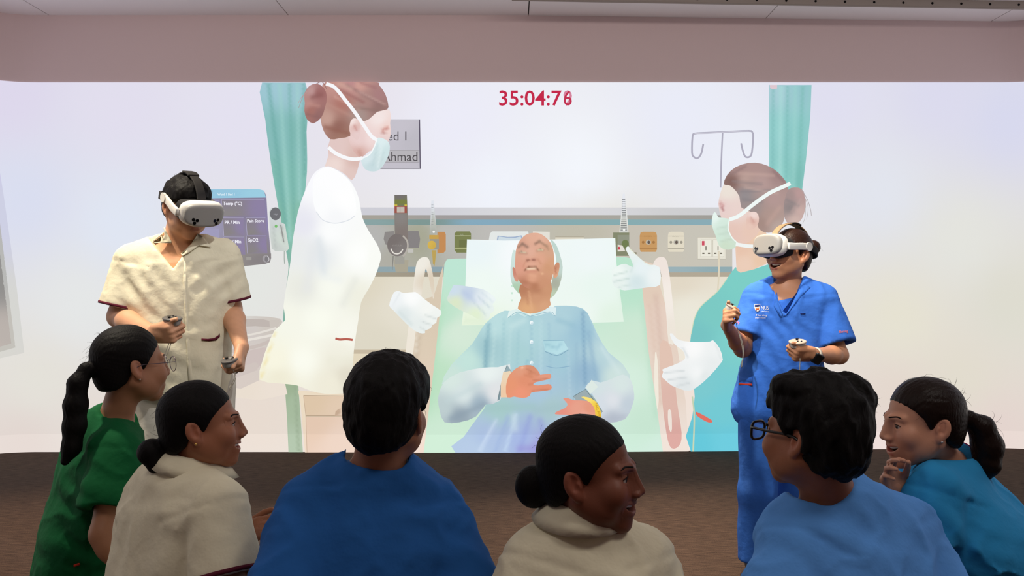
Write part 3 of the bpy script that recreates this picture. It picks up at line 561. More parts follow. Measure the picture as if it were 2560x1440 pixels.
# --- tall nurse on the left
S = Shape()
S.poly([(716, 800), (712, 765), (722, 700), (730, 650), (735, 600), (748, 530), (765, 480), (784, 440), (800, 425), (820, 418), (850, 430), (874, 450), (888, 470), (900, 500), (908, 545), (925, 580), (944, 610), (954, 636), (952, 655), (940, 690), (922, 725), (905, 755), (898, 800), (890, 850), (885, 900), (886, 940), (880, 975), (850, 983), (815, 983), (780, 976), (745, 962), (700, 957), (652, 948), (660, 900), (672, 865), (690, 825)],
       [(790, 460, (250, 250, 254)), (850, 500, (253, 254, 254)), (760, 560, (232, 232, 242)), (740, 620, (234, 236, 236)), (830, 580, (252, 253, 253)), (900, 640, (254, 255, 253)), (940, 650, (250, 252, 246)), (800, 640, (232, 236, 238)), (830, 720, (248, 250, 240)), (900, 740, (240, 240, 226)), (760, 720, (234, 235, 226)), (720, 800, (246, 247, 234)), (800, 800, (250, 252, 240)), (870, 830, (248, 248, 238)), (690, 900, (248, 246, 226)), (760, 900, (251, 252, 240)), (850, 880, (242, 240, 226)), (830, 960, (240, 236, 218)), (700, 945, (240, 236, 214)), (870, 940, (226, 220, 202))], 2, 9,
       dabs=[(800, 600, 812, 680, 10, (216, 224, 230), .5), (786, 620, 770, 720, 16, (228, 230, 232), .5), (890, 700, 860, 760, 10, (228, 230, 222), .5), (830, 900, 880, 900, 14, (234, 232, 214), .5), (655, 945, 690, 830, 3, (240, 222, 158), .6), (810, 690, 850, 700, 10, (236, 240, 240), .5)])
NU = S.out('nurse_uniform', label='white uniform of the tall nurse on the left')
S = Shape(); S.poly([(784, 470), (788, 445), (806, 425), (830, 420), (862, 440), (880, 465), (892, 510), (890, 540), (870, 552), (840, 558), (810, 550), (793, 530), (786, 505)], [(830, 440, (254, 254, 255)), (800, 520, (252, 253, 254)), (870, 500, (255, 255, 255)), (840, 552, (247, 248, 250))], 2, 9); S.line([(793, 530), (810, 551), (840, 559), (872, 552), (890, 540)], 2.2, (224, 228, 234)); S.out('uniform_sleeve', NU)
S = Shape(); S.line([(841, 845), (852, 848), (868, 847), (884, 849)], 5.5, (184, 96, 84)); S.out('pocket_trim', NU)
S = Shape()
S.poly([(828, 350), (900, 330), (905, 380), (895, 430), (882, 452), (868, 440), (850, 428), (824, 417), (815, 417), (824, 390)], [(840, 370, (226, 200, 196)), (890, 400, (218, 186, 178)), (840, 415, (238, 218, 212)), (880, 440, (226, 200, 194))], 2, 6)
S.poly([(880, 300), (920, 280), (975, 276), (977, 310), (978, 340), (965, 365), (925, 380), (905, 396), (886, 380), (874, 350), (872, 320)], [(950, 300, (244, 230, 228)), (968, 320, (240, 214, 208)), (900, 350, (234, 208, 206)), (900, 385, (216, 176, 168)), (930, 350, (240, 218, 216)), (960, 355, (232, 208, 206))], 2, 6, dabs=[(958, 328, 972, 322, 3.5, (198, 130, 122), .8), (962, 322, 972, 318, 2, (226, 176, 166), .6), (957, 334, 966, 336, 2, (170, 110, 104), .5), (900, 380, 908, 396, 4, (190, 140, 128), .5)]); S.out('nurse_face', NU)
S = Shape()
S.poly([(818, 206), (935, 206), (950, 216), (965, 238), (972, 262), (970, 276), (945, 282), (925, 300), (905, 306), (884, 300), (876, 320), (878, 342), (850, 348), (828, 350), (812, 330), (804, 300), (803, 270), (812, 230)],
       [(840, 220, (196, 148, 140)), (900, 215, (206, 158, 148)), (860, 260, (176, 120, 110)), (920, 250, (172, 134, 128)), (950, 240, (170, 128, 128)), (820, 300, (196, 158, 146)), (850, 320, (150, 106, 96)), (860, 340, (160, 120, 106)), (900, 290, (168, 146, 140)), (950, 270, (150, 116, 112)), (880, 210, (190, 140, 140))], 2, 5,
       dabs=[(850, 226, 910, 258, 4, (150, 100, 98), .5), (870, 216, 950, 262, 4, (146, 112, 110), .6), (840, 245, 900, 275, 4, (214, 170, 160), .5), (900, 232, 965, 264, 3, (196, 160, 154), .6), (880, 270, 950, 280, 4, (140, 112, 106), .5), (820, 262, 880, 292, 4, (190, 146, 134), .5), (816, 320, 870, 335, 6, (146, 98, 86), .6), (850, 212, 880, 225, 6, (214, 176, 160), .5), (905, 210, 940, 222, 4, (156, 108, 110), .5)]); S.out('nurse_hair', NU)
S = Shape()
S.poly([(765, 260), (764, 236), (776, 218), (794, 212), (812, 222), (820, 245), (815, 272), (806, 296), (786, 311), (770, 300), (764, 280)], [(780, 230, (190, 150, 148)), (800, 235, (158, 106, 104)), (780, 280, (166, 114, 106)), (800, 290, (150, 108, 106)), (770, 262, (186, 140, 134))], 2, 5, dabs=[(784, 246, 806, 240, 6, (140, 92, 90), .6), (770, 288, 800, 296, 4, (140, 102, 100), .5), (775, 262, 800, 268, 4, (196, 146, 136), .5)]); S.line([(776, 220), (762, 240), (750, 272)], 1, (170, 140, 138)); S.line([(792, 213), (808, 208), (820, 226)], 1.5, (150, 110, 108)); S.line([(770, 232), (757, 246), (748, 262)], 1, (186, 160, 160)); S.out('nurse_bun', NU)
S = Shape(); S.poly([(876, 330), (878, 308), (886, 298), (898, 302), (904, 318), (902, 340), (896, 352), (886, 346)], [(884, 310, (242, 222, 218)), (896, 335, (232, 206, 204)), (890, 320, (222, 184, 178))], 2, 4, dabs=[(888, 316, 894, 328, 3, (202, 148, 142), .6), (880, 306, 890, 300, 2, (250, 240, 238), .7)]); S.out('nurse_ear', NU)
S = Shape()
S.poly([(942, 349), (956, 347), (974, 358), (976, 378), (970, 398), (958, 418), (945, 429), (928, 430), (914, 424), (906, 408), (906, 398), (925, 388), (938, 368)], [(955, 355, (222, 238, 240)), (970, 380, (208, 228, 230)), (930, 415, (200, 220, 224)), (920, 400, (216, 232, 236)), (950, 405, (206, 224, 226))], 2, 5, dabs=[(946, 362, 934, 415, 2.5, (190, 212, 216), .5), (956, 370, 946, 420, 2.5, (226, 240, 242), .6), (962, 380, 952, 420, 2, (192, 214, 216), .4)])
S.line([(818, 212), (840, 222), (868, 256), (890, 284), (912, 316), (930, 342), (944, 352)], 9, (247, 247, 250)); S.line([(824, 370), (840, 384), (866, 396), (890, 400), (908, 397)], 9, (248, 248, 250)); S.line([(944, 352), (937, 370), (926, 388), (907, 398)], 3, (246, 250, 250)); S.out('face_mask', NU)

# --- short nurse on the right
S = Shape()
S.poly([(1836, 668), (1846, 680), (1880, 674), (1915, 662), (1945, 660), (1990, 680), (2000, 760), (1990, 900), (1960, 1131), (1726, 1131), (1728, 1040), (1734, 990), (1728, 940), (1722, 880), (1725, 835), (1734, 794), (1750, 765), (1790, 729), (1814, 697)], [(1850, 700, (126, 206, 198)), (1780, 780, (124, 202, 196)), (1740, 840, (120, 196, 196)), (1830, 850, (128, 208, 204)), (1900, 800, (124, 204, 200)), (1760, 960, (124, 202, 208)), (1740, 1110, (100, 196, 214)), (1820, 1110, (108, 200, 218)), (1800, 1020, (116, 202, 212))], 2, 12)
S.line([(1728, 990), (1733, 1040), (1730, 1131)], 4, (196, 210, 180)); S.line([(1814, 697), (1790, 729), (1750, 765), (1734, 794), (1725, 835)], 2, (206, 220, 190))
NR = S.out('nurse_uniform', label='teal uniform of the short nurse on the right')
S = Shape(); S.poly([(1736, 1029), (1744, 1030), (1776, 1048), (1775, 1055), (1760, 1051), (1740, 1038)], (226, 112, 98), 2, 6); S.out('pocket_trim', NR)
S = Shape(); S.poly([(1834, 600), (1900, 560), (1920, 600), (1912, 660), (1880, 674), (1848, 682), (1838, 676)], [(1850, 620, (232, 196, 174)), (1900, 590, (236, 204, 178)), (1860, 660, (236, 206, 186)), (1900, 650, (234, 200, 172))], 0, 7)
S.poly([(1806, 462), (1820, 458), (1845, 490), (1870, 520), (1880, 540), (1900, 570), (1870, 605), (1840, 612), (1820, 580), (1800, 545), (1794, 520), (1794, 500)], [(1815, 480, (236, 226, 216)), (1806, 520, (232, 208, 204)), (1840, 530, (234, 212, 206)), (1830, 580, (230, 198, 186)), (1870, 580, (232, 200, 184))], 2, 6, dabs=[(1795, 507, 1804, 518, 3, (192, 130, 130), .8), (1801, 522, 1806, 526, 2.2, (160, 92, 94), .7), (1798, 508, 1806, 512, 2, (214, 166, 164), .6)]); S.out('nurse_face', NR)
S = Shape()
S.poly([(1806, 462), (1814, 440), (1835, 420), (1868, 409), (1900, 411), (1930, 424), (1952, 444), (1966, 468), (1964, 500), (1958, 540), (1950, 565), (1930, 580), (1908, 582), (1892, 570), (1886, 545), (1872, 530), (1850, 520), (1845, 492), (1830, 472), (1818, 464)],
       [(1840, 425, (170, 140, 136)), (1880, 416, (176, 146, 142)), (1940, 440, (164, 136, 134)), (1860, 450, (186, 158, 150)), (1900, 460, (182, 154, 150)), (1930, 500, (180, 152, 148)), (1860, 490, (150, 142, 144)), (1880, 520, (158, 144, 142)), (1920, 540, (176, 150, 142)), (1940, 570, (186, 166, 158)), (1826, 455, (134, 104, 98)), (1900, 560, (166, 140, 132))], 2, 5,
       dabs=[(1830, 455, 1900, 462, 4, (148, 132, 132), .6), (1845, 435, 1930, 440, 4, (204, 172, 162), .5), (1850, 480, 1920, 478, 4, (138, 130, 134), .6), (1860, 470, 1940, 486, 3, (196, 168, 160), .6), (1855, 500, 1900, 506, 4, (132, 126, 130), .5), (1930, 430, 1960, 460, 4, (140, 112, 112), .5), (1915, 560, 1945, 520, 6, (196, 164, 154), .5), (1820, 440, 1860, 418, 3, (140, 116, 116), .5)]); S.out('nurse_hair', NR)
S = Shape(); S.poly([(1958, 500), (1966, 476), (1982, 470), (2000, 474), (2008, 490), (2010, 515), (2002, 545), (1988, 560), (1970, 562), (1958, 548), (1955, 520)], [(1970, 490, (166, 144, 142)), (1995, 485, (186, 154, 152)), (1970, 520, (146, 134, 134)), (1995, 530, (200, 172, 166)), (1985, 552, (206, 180, 172))], 2, 5, dabs=[(1962, 500, 1990, 515, 4, (136, 128, 130), .5), (1975, 530, 1998, 500, 3, (190, 164, 160), .5)]); S.line([(2000, 476), (2014, 500), (2022, 525), (2024, 540)], 1.4, (176, 168, 170)); S.line([(2006, 490), (2016, 520), (2012, 550)], 1.2, (188, 180, 180)); S.line([(2010, 515), (2008, 545), (2002, 560)], 1.2, (190, 186, 184)); S.out('nurse_bun', NR)
S = Shape(); S.poly([(1862, 550), (1868, 534), (1882, 530), (1892, 538), (1893, 556), (1884, 570), (1870, 576), (1862, 570)], [(1880, 540, (240, 218, 212)), (1870, 565, (232, 200, 186)), (1878, 555, (222, 182, 170))], 2, 4, dabs=[(1874, 545, 1880, 556, 3, (206, 158, 148), .6)]); S.out('nurse_ear', NR)
S = Shape()
S.poly([(1780, 535), (1787, 533), (1794, 545), (1820, 548), (1818, 570), (1824, 592), (1838, 606), (1838, 616), (1826, 624), (1808, 624), (1794, 614), (1786, 590), (1776, 562)], [(1785, 545, (232, 246, 240)), (1800, 560, (214, 234, 222)), (1810, 615, (206, 224, 202)), (1795, 595, (210, 232, 216)), (1815, 580, (206, 226, 212))], 2, 5, dabs=[(1790, 572, 1816, 566, 2.5, (192, 214, 200), .6), (1794, 588, 1820, 582, 2.5, (194, 214, 200), .6), (1800, 604, 1826, 598, 2.5, (190, 208, 190), .5)])
S.line([(1820, 550), (1845, 540), (1880, 512), (1920, 484), (1950, 470), (1972, 460)], 9.5, (240, 248, 246)); S.line([(1836, 611), (1860, 615), (1884, 617), (1920, 620)], 9, (240, 244, 242)); S.line([(1820, 550), (1817, 572), (1826, 594), (1840, 608)], 3, (238, 248, 242)); S.out('face_mask', NR)

# --- gloved hands floating in the picture
S = Shape()
S.poly([(975, 764), (980, 745), (988, 730), (1000, 728), (1012, 733), (1040, 730), (1058, 744), (1082, 762), (1103, 776), (1103, 788), (1094, 794), (1092, 806), (1082, 812), (1078, 820), (1064, 826), (1064, 832), (1050, 832), (1030, 820), (1004, 795), (985, 775)], [(985, 750, (240, 244, 246)), (1030, 745, (252, 253, 252)), (1070, 770, (246, 248, 244)), (1010, 785, (226, 234, 234)), (1050, 810, (232, 238, 236)), (1085, 790, (240, 244, 240))], 2, 5, dabs=[(1066, 788, 1090, 796, 2.2, (206, 214, 212), .7), (1058, 804, 1080, 812, 2.2, (206, 214, 212), .7), (1052, 818, 1066, 826, 2, (210, 218, 216), .7), (1000, 780, 1030, 810, 5, (210, 222, 222), .5), (982, 770, 1000, 735, 2, (222, 228, 230), .5)]); S.out('gloved_hand', PIC, 'white glove left of the left bed rail')
S = Shape()
S.poly([(1119, 745), (1132, 718), (1140, 712), (1180, 718), (1210, 724), (1232, 738), (1240, 750), (1232, 760), (1236, 775), (1226, 784), (1222, 797), (1202, 800), (1180, 788), (1150, 774), (1126, 758)], [(1135, 725, (206, 222, 236)), (1170, 735, (196, 210, 232)), (1140, 755, (220, 232, 200)), (1200, 750, (226, 234, 242)), (1220, 770, (232, 242, 238)), (1190, 785, (226, 240, 210)), (1230, 745, (238, 246, 246))], 2, 5, dabs=[(1196, 742, 1224, 768, 2.4, (196, 212, 220), .6), (1186, 756, 1214, 786, 2.4, (200, 216, 216), .6), (1206, 732, 1232, 754, 2.2, (206, 220, 230), .5), (1160, 730, 1186, 752, 6, (184, 200, 226), .4)]); S.out('gloved_hand', PIC, 'pale glove over the left pillow corner')
S = Shape()
S.poly([(1563, 625), (1568, 616), (1574, 622), (1600, 648), (1622, 662), (1646, 668), (1648, 712), (1620, 718), (1590, 722), (1560, 726), (1546, 722), (1534, 716), (1528, 702), (1530, 690), (1527, 678), (1545, 664), (1562, 660), (1580, 668), (1576, 650)], [(1568, 625, (236, 242, 240)), (1600, 670, (232, 242, 244)), (1635, 690, (238, 244, 244)), (1545, 680, (240, 248, 244)), (1545, 712, (232, 242, 238)), (1590, 705, (214, 230, 232)), (1570, 660, (228, 240, 236))], 2, 5, dabs=[(1534, 688, 1566, 680, 2.2, (200, 218, 212), .7), (1534, 704, 1570, 696, 2.2, (198, 216, 212), .7), (1546, 718, 1574, 712, 2, (202, 220, 216), .6), (1580, 660, 1576, 680, 3, (206, 222, 222), .5), (1572, 620, 1620, 662, 1.6, (214, 214, 150), .7)]); S.out('gloved_hand', PIC, 'white glove on the right bed rail with thumb up')
S = Shape()
S.poly([(1672, 836), (1678, 833), (1690, 846), (1708, 852), (1740, 854), (1772, 853), (1780, 850), (1796, 870), (1803, 894), (1800, 905), (1770, 940), (1740, 966), (1718, 976), (1696, 970), (1676, 962), (1660, 948), (1652, 940), (1656, 928), (1654, 922), (1680, 912), (1706, 900), (1710, 890), (1704, 875), (1684, 860)], [(1680, 845, (240, 242, 242)), (1730, 870, (250, 250, 250)), (1785, 870, (240, 243, 243)), (1780, 910, (234, 238, 238)), (1680, 925, (240, 242, 242)), (1710, 960, (226, 231, 232)), (1740, 930, (244, 246, 246)), (1760, 940, (228, 234, 234))], 2, 5, dabs=[(1660, 930, 1706, 926, 2.2, (206, 212, 214), .7), (1670, 948, 1712, 942, 2.2, (204, 210, 212), .7), (1690, 964, 1720, 956, 2.2, (206, 212, 214), .7), (1706, 870, 1716, 892, 3, (210, 216, 218), .6), (1786, 862, 1800, 896, 2.5, (222, 228, 228), .6)]); S.out('gloved_hand', PIC, 'large white glove in front of the teal nurse')

# ------------------------------------------------------------------ implicit surfaces -> meshes (bodies, clothes, hair)
A_ = lambda *v: np.array(v, np.float64)
def nrm(v): v = np.asarray(v, float); return v/(np.linalg.norm(v)+1e-12)
def smin(a, b, k):
    if k <= 0: return np.minimum(a, b)
    h = np.maximum(k-np.abs(a-b), 0)/k
    return np.minimum(a, b)-h*h*k*0.25
def smax(a, b, k): return -smin(-a, -b, k)
def ell(p, c, r):
    q = p-np.asarray(c); r = np.asarray(r, float)
    k0 = np.sqrt(((q/r)**2).sum(1)); k1 = np.sqrt(((q/(r*r))**2).sum(1))+1e-9
    return k0*(k0-1)/k1
def sph(p, c, r): return np.sqrt(((p-np.asarray(c))**2).sum(1))-r
def rc(p, a, b, ra, rb):
    a = np.asarray(a, float); v = np.asarray(b, float)-a
    t = np.clip(((p-a)@v)/(v@v+1e-12), 0, 1)
    return np.sqrt(((p-a-t[:, None]*v)**2).sum(1))-(ra+(rb-ra)*t)
def chain(p, pts, rr, k=0.0):
    d = None
    for i in range(len(pts)-1):
        e = rc(p, pts[i], pts[i+1], rr[i], rr[i+1]); d = e if d is None else smin(d, e, k)
    return d
def rbox(p, c, M, h, r):
    q = np.abs((p-np.asarray(c))@np.asarray(M).T)-(np.asarray(h)-r)
    return np.sqrt((np.maximum(q, 0)**2).sum(1))+np.minimum(q.max(1), 0)-r
def esec(p, secs, xax, k=0.03, pw=2.4):
    """tube of elliptic sections [(centre, rx, ry)], rx along xax"""
    d = None
    for i in range(len(secs)-1):
        c0, x0, y0 = secs[i]; c1, x1, y1 = secs[i+1]
        v = c1-c0; L = v@v; t = np.clip(((p-c0)@v)/L, 0, 1); ax = v/math.sqrt(L)
        X = xax-ax*(xax@ax); X = X/np.linalg.norm(X); Yv = np.cross(ax, X)
        q = p-c0-t[:, None]*v; rx = x0+(x1-x0)*t; ry = y0+(y1-y0)*t
        u = np.abs(q@X)/rx; w = np.abs(q@Yv)/ry; z = np.abs(q@ax)/np.minimum(rx, ry)
        g = (u**pw+w**pw+z**pw)**(1/pw)
        e = (g-1)*np.minimum(rx, ry)
        d = e if d is None else smin(d, e, k)
    return d
_rs = np.random.RandomState(3)
_WV = [(_rs.normal(size=3), _rs.uniform(0, 6.28)) for _ in range(24)]
def wnoise(p, f, seed=0, n=6, st=(1, 1, 1)):
    q = p*np.asarray(st)*f; out = 0
    for i in range(n):
        w, ph = _WV[(seed*5+i) % 24]; out = out+np.sin(q@w*(1+.25*i)+ph+seed)
    return out/n
_perm = np.random.RandomState(11).randint(0, 256, 4096); _val = np.random.RandomState(12).uniform(-1, 1, 4096)
_ROT = np.array([[.36, .48, -.8], [-.8, .6, 0], [.48, .64, .6]])
def vnoise(p, f, seed=0, st=(1, 1, 1)):
    q = (p*np.asarray(st)*f)@_ROT+seed*17.3; i = np.floor(q).astype(np.int64); t = q-i; t = t*t*t*(t*(t*6-15)+10); out = 0
    for dx in (0, 1):
        hx = _perm[(i[:, 0]+dx) & 4095]; wx = t[:, 0] if dx else 1-t[:, 0]
        for dy in (0, 1):
            hy = _perm[(hx*7+i[:, 1]+dy) & 4095]; wy = wx*(t[:, 1] if dy else 1-t[:, 1])
            for dz in (0, 1):
                out = out+wy*(t[:, 2] if dz else 1-t[:, 2])*_val[(hy*13+i[:, 2]+dz) & 4095]
    return out
def near(P, c, r, rin, fn):
    """evaluate fn only close to c"""
    dist = np.sqrt(((P-c)**2).sum(1)); out = dist-rin; m = dist < r
    if m.any(): out[m] = fn(P[m])
    return out
class Frame:
    """head frame: a = person's right, b = forward, c = up"""
    def __init__(s, o, yaw, pitch=0, roll=0, sc=1.0):
        y = math.radians(yaw); Fv = A_(math.sin(y), math.cos(y), 0); Sv = np.cross(Fv, A_(0, 0, 1)); U = A_(0, 0, 1)
        t = math.radians(pitch); Fv, U = Fv*math.cos(t)+U*math.sin(t), U*math.cos(t)-Fv*math.sin(t)
        r = math.radians(roll); Sv, U = Sv*math.cos(r)-U*math.sin(r), U*math.cos(r)+Sv*math.sin(r)
        s.o = np.asarray(o, float); s.M = np.array([Sv, Fv, U]); s.sc = sc
    def loc(s, P): return ((P-s.o)@s.M.T)/s.sc
    def wld(s, q): return s.o+s.sc*(np.atleast_2d(np.asarray(q, float))@s.M)
    def pt(s, *q): return s.o+s.sc*(np.array(q, float)@s.M)

def polygonise(fn, boxes, S=8):
    """fn(P)->distance. boxes: [(lo, hi, h, excluded [(lo, hi)])]; surface nets on the blocks near the surface"""
    AV = []; AF = []; off = 0
    for lo, hi, h, ex in boxes:
        lo = np.floor(np.asarray(lo, float)/(h*S))*(h*S); hi = np.asarray(hi, float)
        nb = np.maximum(1, np.ceil((hi-lo)/(h*S)).astype(int))
        I = np.stack(np.meshgrid(*[np.arange(n) for n in nb], indexing='ij'), -1).reshape(-1, 3)
        cen = lo+(I+.5)*h*S
        keep = np.ones(len(I), bool)
        for e0, e1 in ex: keep &= ~np.all((cen-h*S*.5 > np.asarray(e0)) & (cen+h*S*.5 < np.asarray(e1)), 1)
        I = I[keep]; cen = cen[keep]
        I = I[np.abs(fn(cen)) < h*S*2.4]
        if not len(I): continue
        g3 = np.stack(np.meshgrid(*[np.array([0., .5, 1.])]*3, indexing='ij'), -1).reshape(-1, 3)
        t3 = fn((lo+(I[:, None, :]+g3[None])*h*S).reshape(-1, 3)).reshape(-1, 27)
        I = I[(np.abs(t3).min(1) < h*S*.72) | ((t3.min(1) < 0) & (t3.max(1) > 0))]
        if not len(I): continue
        g = np.stack(np.meshgrid(*[np.arange(S+1)]*3, indexing='ij'), -1).reshape(-1, 3)
        vals = np.empty((len(I), (S+1)**3), np.float32)
        for k in range(0, len(I), 300):
            L = (I[k:k+300, None, :]*S+g[None]).reshape(-1, 3)
            vals[k:k+300] = fn(lo+L*h).reshape(-1, (S+1)**3)
        v = vals.reshape(-1, S+1, S+1, S+1); neg = v < 0
        N = nb*S+2
        def gid(ix): return (ix[:, 0].astype(np.int64)*N[1]+ix[:, 1])*N[2]+ix[:, 2]
        cnt = sum(neg[:, a:S+a, b:S+b, c:S+c].astype(np.int8) for a in (0, 1) for b in (0, 1) for c in (0, 1))
        ci = np.argwhere((cnt > 0) & (cnt < 8))
        if not len(ci): continue
        bi, cx, cy, cz = ci.T
        acc = np.zeros((len(ci), 3)); num = np.zeros(len(ci))
        cor = [(a, b, c) for a in (0, 1) for b in (0, 1) for c in (0, 1)]
        for a in cor:
            for ax in range(3):
                if a[ax]: continue
                b2 = list(a); b2[ax] = 1
                v0 = v[bi, cx+a[0], cy+a[1], cz+a[2]]; v1 = v[bi, cx+b2[0], cy+b2[1], cz+b2[2]]
                m = (v0 < 0) != (v1 < 0)
                t = np.where(m, v0/(v0-v1+1e-20), 0)
                pt = np.tile(np.array(a, float), (len(ci), 1)); pt[:, ax] += t
                acc[m] += pt[m]; num[m] += 1
        glob = I[bi]*S+np.stack([cx, cy, cz], 1)
        pos = lo+(glob+acc/num[:, None])*h
        ids = gid(glob); order = np.argsort(ids); sid = ids[order]
        quads = []
        for ax in range(3):
            sl0 = [slice(0, S)]*3; sl1 = list(sl0); sl1[ax] = slice(1, S+1)
            n0 = neg[(slice(None), *sl0)]; n1 = neg[(slice(None), *sl1)]
            e = np.argwhere(n0 != n1)
            if not len(e): continue
            G = I[e[:, 0]]*S+e[:, 1:]; fl = n0[tuple(e.T)]
            u, w = (ax+1) % 3, (ax+2) % 3; q = []
            for du, dw in ((0, 0), (1, 0), (1, 1), (0, 1)):
                c = G.copy(); c[:, u] -= du; c[:, w] -= dw
                k = gid(c); j = np.clip(np.searchsorted(sid, k), 0, len(sid)-1)
                q.append(np.where((sid[j] == k) & (c.min(1) >= 0), order[j], -1))
            Q = np.stack(q, 1); ok = Q.min(1) >= 0; Q = Q[ok]; fl = fl[ok]
            Q[~fl] = Q[~fl][:, ::-1]; quads.append(Q)
        AV.append(pos); AF.append(np.concatenate(quads)+off); off += len(pos)
    return np.concatenate(AV), np.concatenate(AF)

def fast_mesh(name, V, Q, col=None):
    me = bpy.data.meshes.new(name); n = len(Q)
    me.vertices.add(len(V)); me.vertices.foreach_set('co', np.ascontiguousarray(V, np.float32).ravel())
    me.loops.add(n*4); me.loops.foreach_set('vertex_index', np.ascontiguousarray(Q, np.int32).ravel())
    me.polygons.add(n); me.polygons.foreach_set('loop_start', np.arange(0, n*4, 4, dtype=np.int32))
    me.polygons.foreach_set('use_smooth', np.ones(n, bool))
    if col is not None:
        ca = me.color_attributes.new('Col', 'FLOAT_COLOR', 'POINT'); c4 = np.ones((len(V), 4), np.float32); c4[:, :3] = col
        ca.data.foreach_set('color', c4.ravel())
    me.update(calc_edges=True); me.validate(); return me
def smooth_v(V, Q, it=1, lam=0.5):
    for _ in range(it):
        acc = np.zeros_like(V); n = np.zeros(len(V))
        for a, b in ((0, 1), (1, 2), (2, 3), (3, 0)):
            np.add.at(acc, Q[:, a], V[Q[:, b]]); np.add.at(acc, Q[:, b], V[Q[:, a]]); np.add.at(n, Q[:, a], 1); np.add.at(n, Q[:, b], 1)
        V = V*(1-lam)+lam*acc/np.maximum(n, 1)[:, None]
    return V
def sdf_obj(name, fn, lo, hi, h, m, parent, fine=(), it=1, colfn=None):
    bx = [(np.asarray(a), np.asarray(b), hh, []) for a, b, hh in fine]
    ex = [(np.asarray(a)+h*1.5, np.asarray(b)-h*1.5) for a, b, hh in fine]
    def clipf(a, b):
        return lambda P: fn(P)
    V, Q = polygonise(fn, [(np.asarray(lo), np.asarray(hi), h, ex)]+bx)
    if it: V = smooth_v(V, Q, it, .35)
    col = colfn(V) if colfn else None
    return link(name, fast_mesh(name, V, Q, col), m, parent)

# ------------------------------------------------------------------ heads
def head_sdf(q, o):
    g = o.get; w = g('wide', 1.0); sm = g('smile', 0.4); op = g('open', 0.0)
    d = ell(q, (0, -.012, .037), (.075*w, .093, .079))
    d = smin(d, ell(q, (0, .028, -.028), (.060*w, .058, .075)), .03)
    for s in (-1, 1):
        d = smin(d, rc(q, (s*.053*w, -.006, -.044), (s*.014, .060, -.091-.005*op), .019, .015), .03)
        d = smin(d, ell(q, (s*.044*w, .034, -.052), (.020, .030, .030)), .03)
        d = smin(d, ell(q, (s*.041*w, .062, -.026+.004*sm), (.022, .021, .022)), .025)
        d = smin(d, rc(q, (s*.012, .089, .021), (s*.042, .072, .021), .008, .008), .015)
        d = smax(d, -ell(q, (s*.032, .099, .001), (.018, .017, .012)), .012)
        d = smin(d, sph(q, (s*.031, .0735, .000), .0148), .004)
        d = smax(d, -ell(q, (s*.0325, .0900, -.0005-.001*sm), (.0142, .019, .0056-.0012*sm)), .0015)
    d = smin(d, ell(q, (0, .070, -.095-.007*op), (.017, .016, .015)), .02)
    d = smin(d, ell(q, (0, .075, -.061), (.032, .023, .026)), .018)
    d = smin(d, rc(q, (0, .080, .006), (0, .088, -.030), .012, .0155), .012)
    d = smin(d, rc(q, (0, .0915, .010), (0, .1085, -.029), .0075, .0090), .012)
    for s in (-1, 1):
        d = smin(d, ell(q, (s*.0125, .100, -.034), (.0085, .0105, .0080)), .007)
    mx, mz = .024+.012*sm, -.063+.012*sm; b0 = .0935; uz = .0045*sm
    up = chain(q, [(-mx, b0-.018, mz), (-.010, b0+.0005-.002*sm, -.0580+uz), (0, b0+.0015-.002*sm, -.0592+uz), (.010, b0+.0005-.002*sm, -.0580+uz), (mx, b0-.018, mz)], [.0022, .0046, .0044, .0046, .0022])
    lo = chain(q, [(-mx, b0-.018, mz-.002), (-.011, b0-.005, -.0690-.009*op), (.011, b0-.005, -.0690-.009*op), (mx, b0-.018, mz-.002)], [.0022, .0056, .0056, .0022])
    lips = np.minimum(up, lo)
    d = smin(d, lips, .004)
    if op > 0:
        zc_ = (-.0615+uz-.0655-.009*op)/2; cav = q.copy(); cav[:, 2] = q[:, 2]-(q[:, 0]/mx)**2*(mz-zc_)*.9
        d = smax(d, -ell(cav, (0, b0-.008, zc_), (mx-.003, .026, .0035+.0058*op)), .0015)
    else:
        cav = q.copy(); cav[:, 2] = q[:, 2]-(q[:, 0]/mx)**2*(mz+.0635)
        d = smax(d, -ell(cav, (0, b0+.003, -.0635), (mx-.001, .010, .0013)), .002)
    for s in (-1, 1):
        d = smin(d, ell(q, (s*(.038+.004*sm), .066, -.036+.008*sm), (.017, .014, .016)), .026)
    for s in (-1, 1):
        d = smax(d, -ell(q, (s*.0062, .104, -.0425), (.0040, .0060, .0045)), .002)
        c = np.array([s*.0765*w, -.014, -.006])
        e = q-c; a = .25; R = np.array([[1, 0, 0], [0, math.cos(a), math.sin(a)], [0, -math.sin(a), math.cos(a)]])
        k = .35*s; R = np.array([[math.cos(k), math.sin(k), 0], [-math.sin(k), math.cos(k), 0], [0, 0, 1]])@R
        e = e@R.T
        ea = ell(e, (0, 0, .002), (.0085, .0185, .029)); ea = smin(ea, ell(e, (0, .004, -.026), (.006, .0095, .010)), .008)
        ea = smax(ea, -ell(e, (s*.0105, .002, .004), (.0098, .0125, .0205)), .002)
        ea = smin(ea, rc(e, (s*.002, .012, -.006), (s*.004, .010, .002), .0035, .003), .004)
        ea = smin(ea, rc(e, (s*.003, -.006, -.012), (s*.0035, -.005, .014), .0028, .0028), .004)
        d = smin(d, ea, .006)
    return d, lips

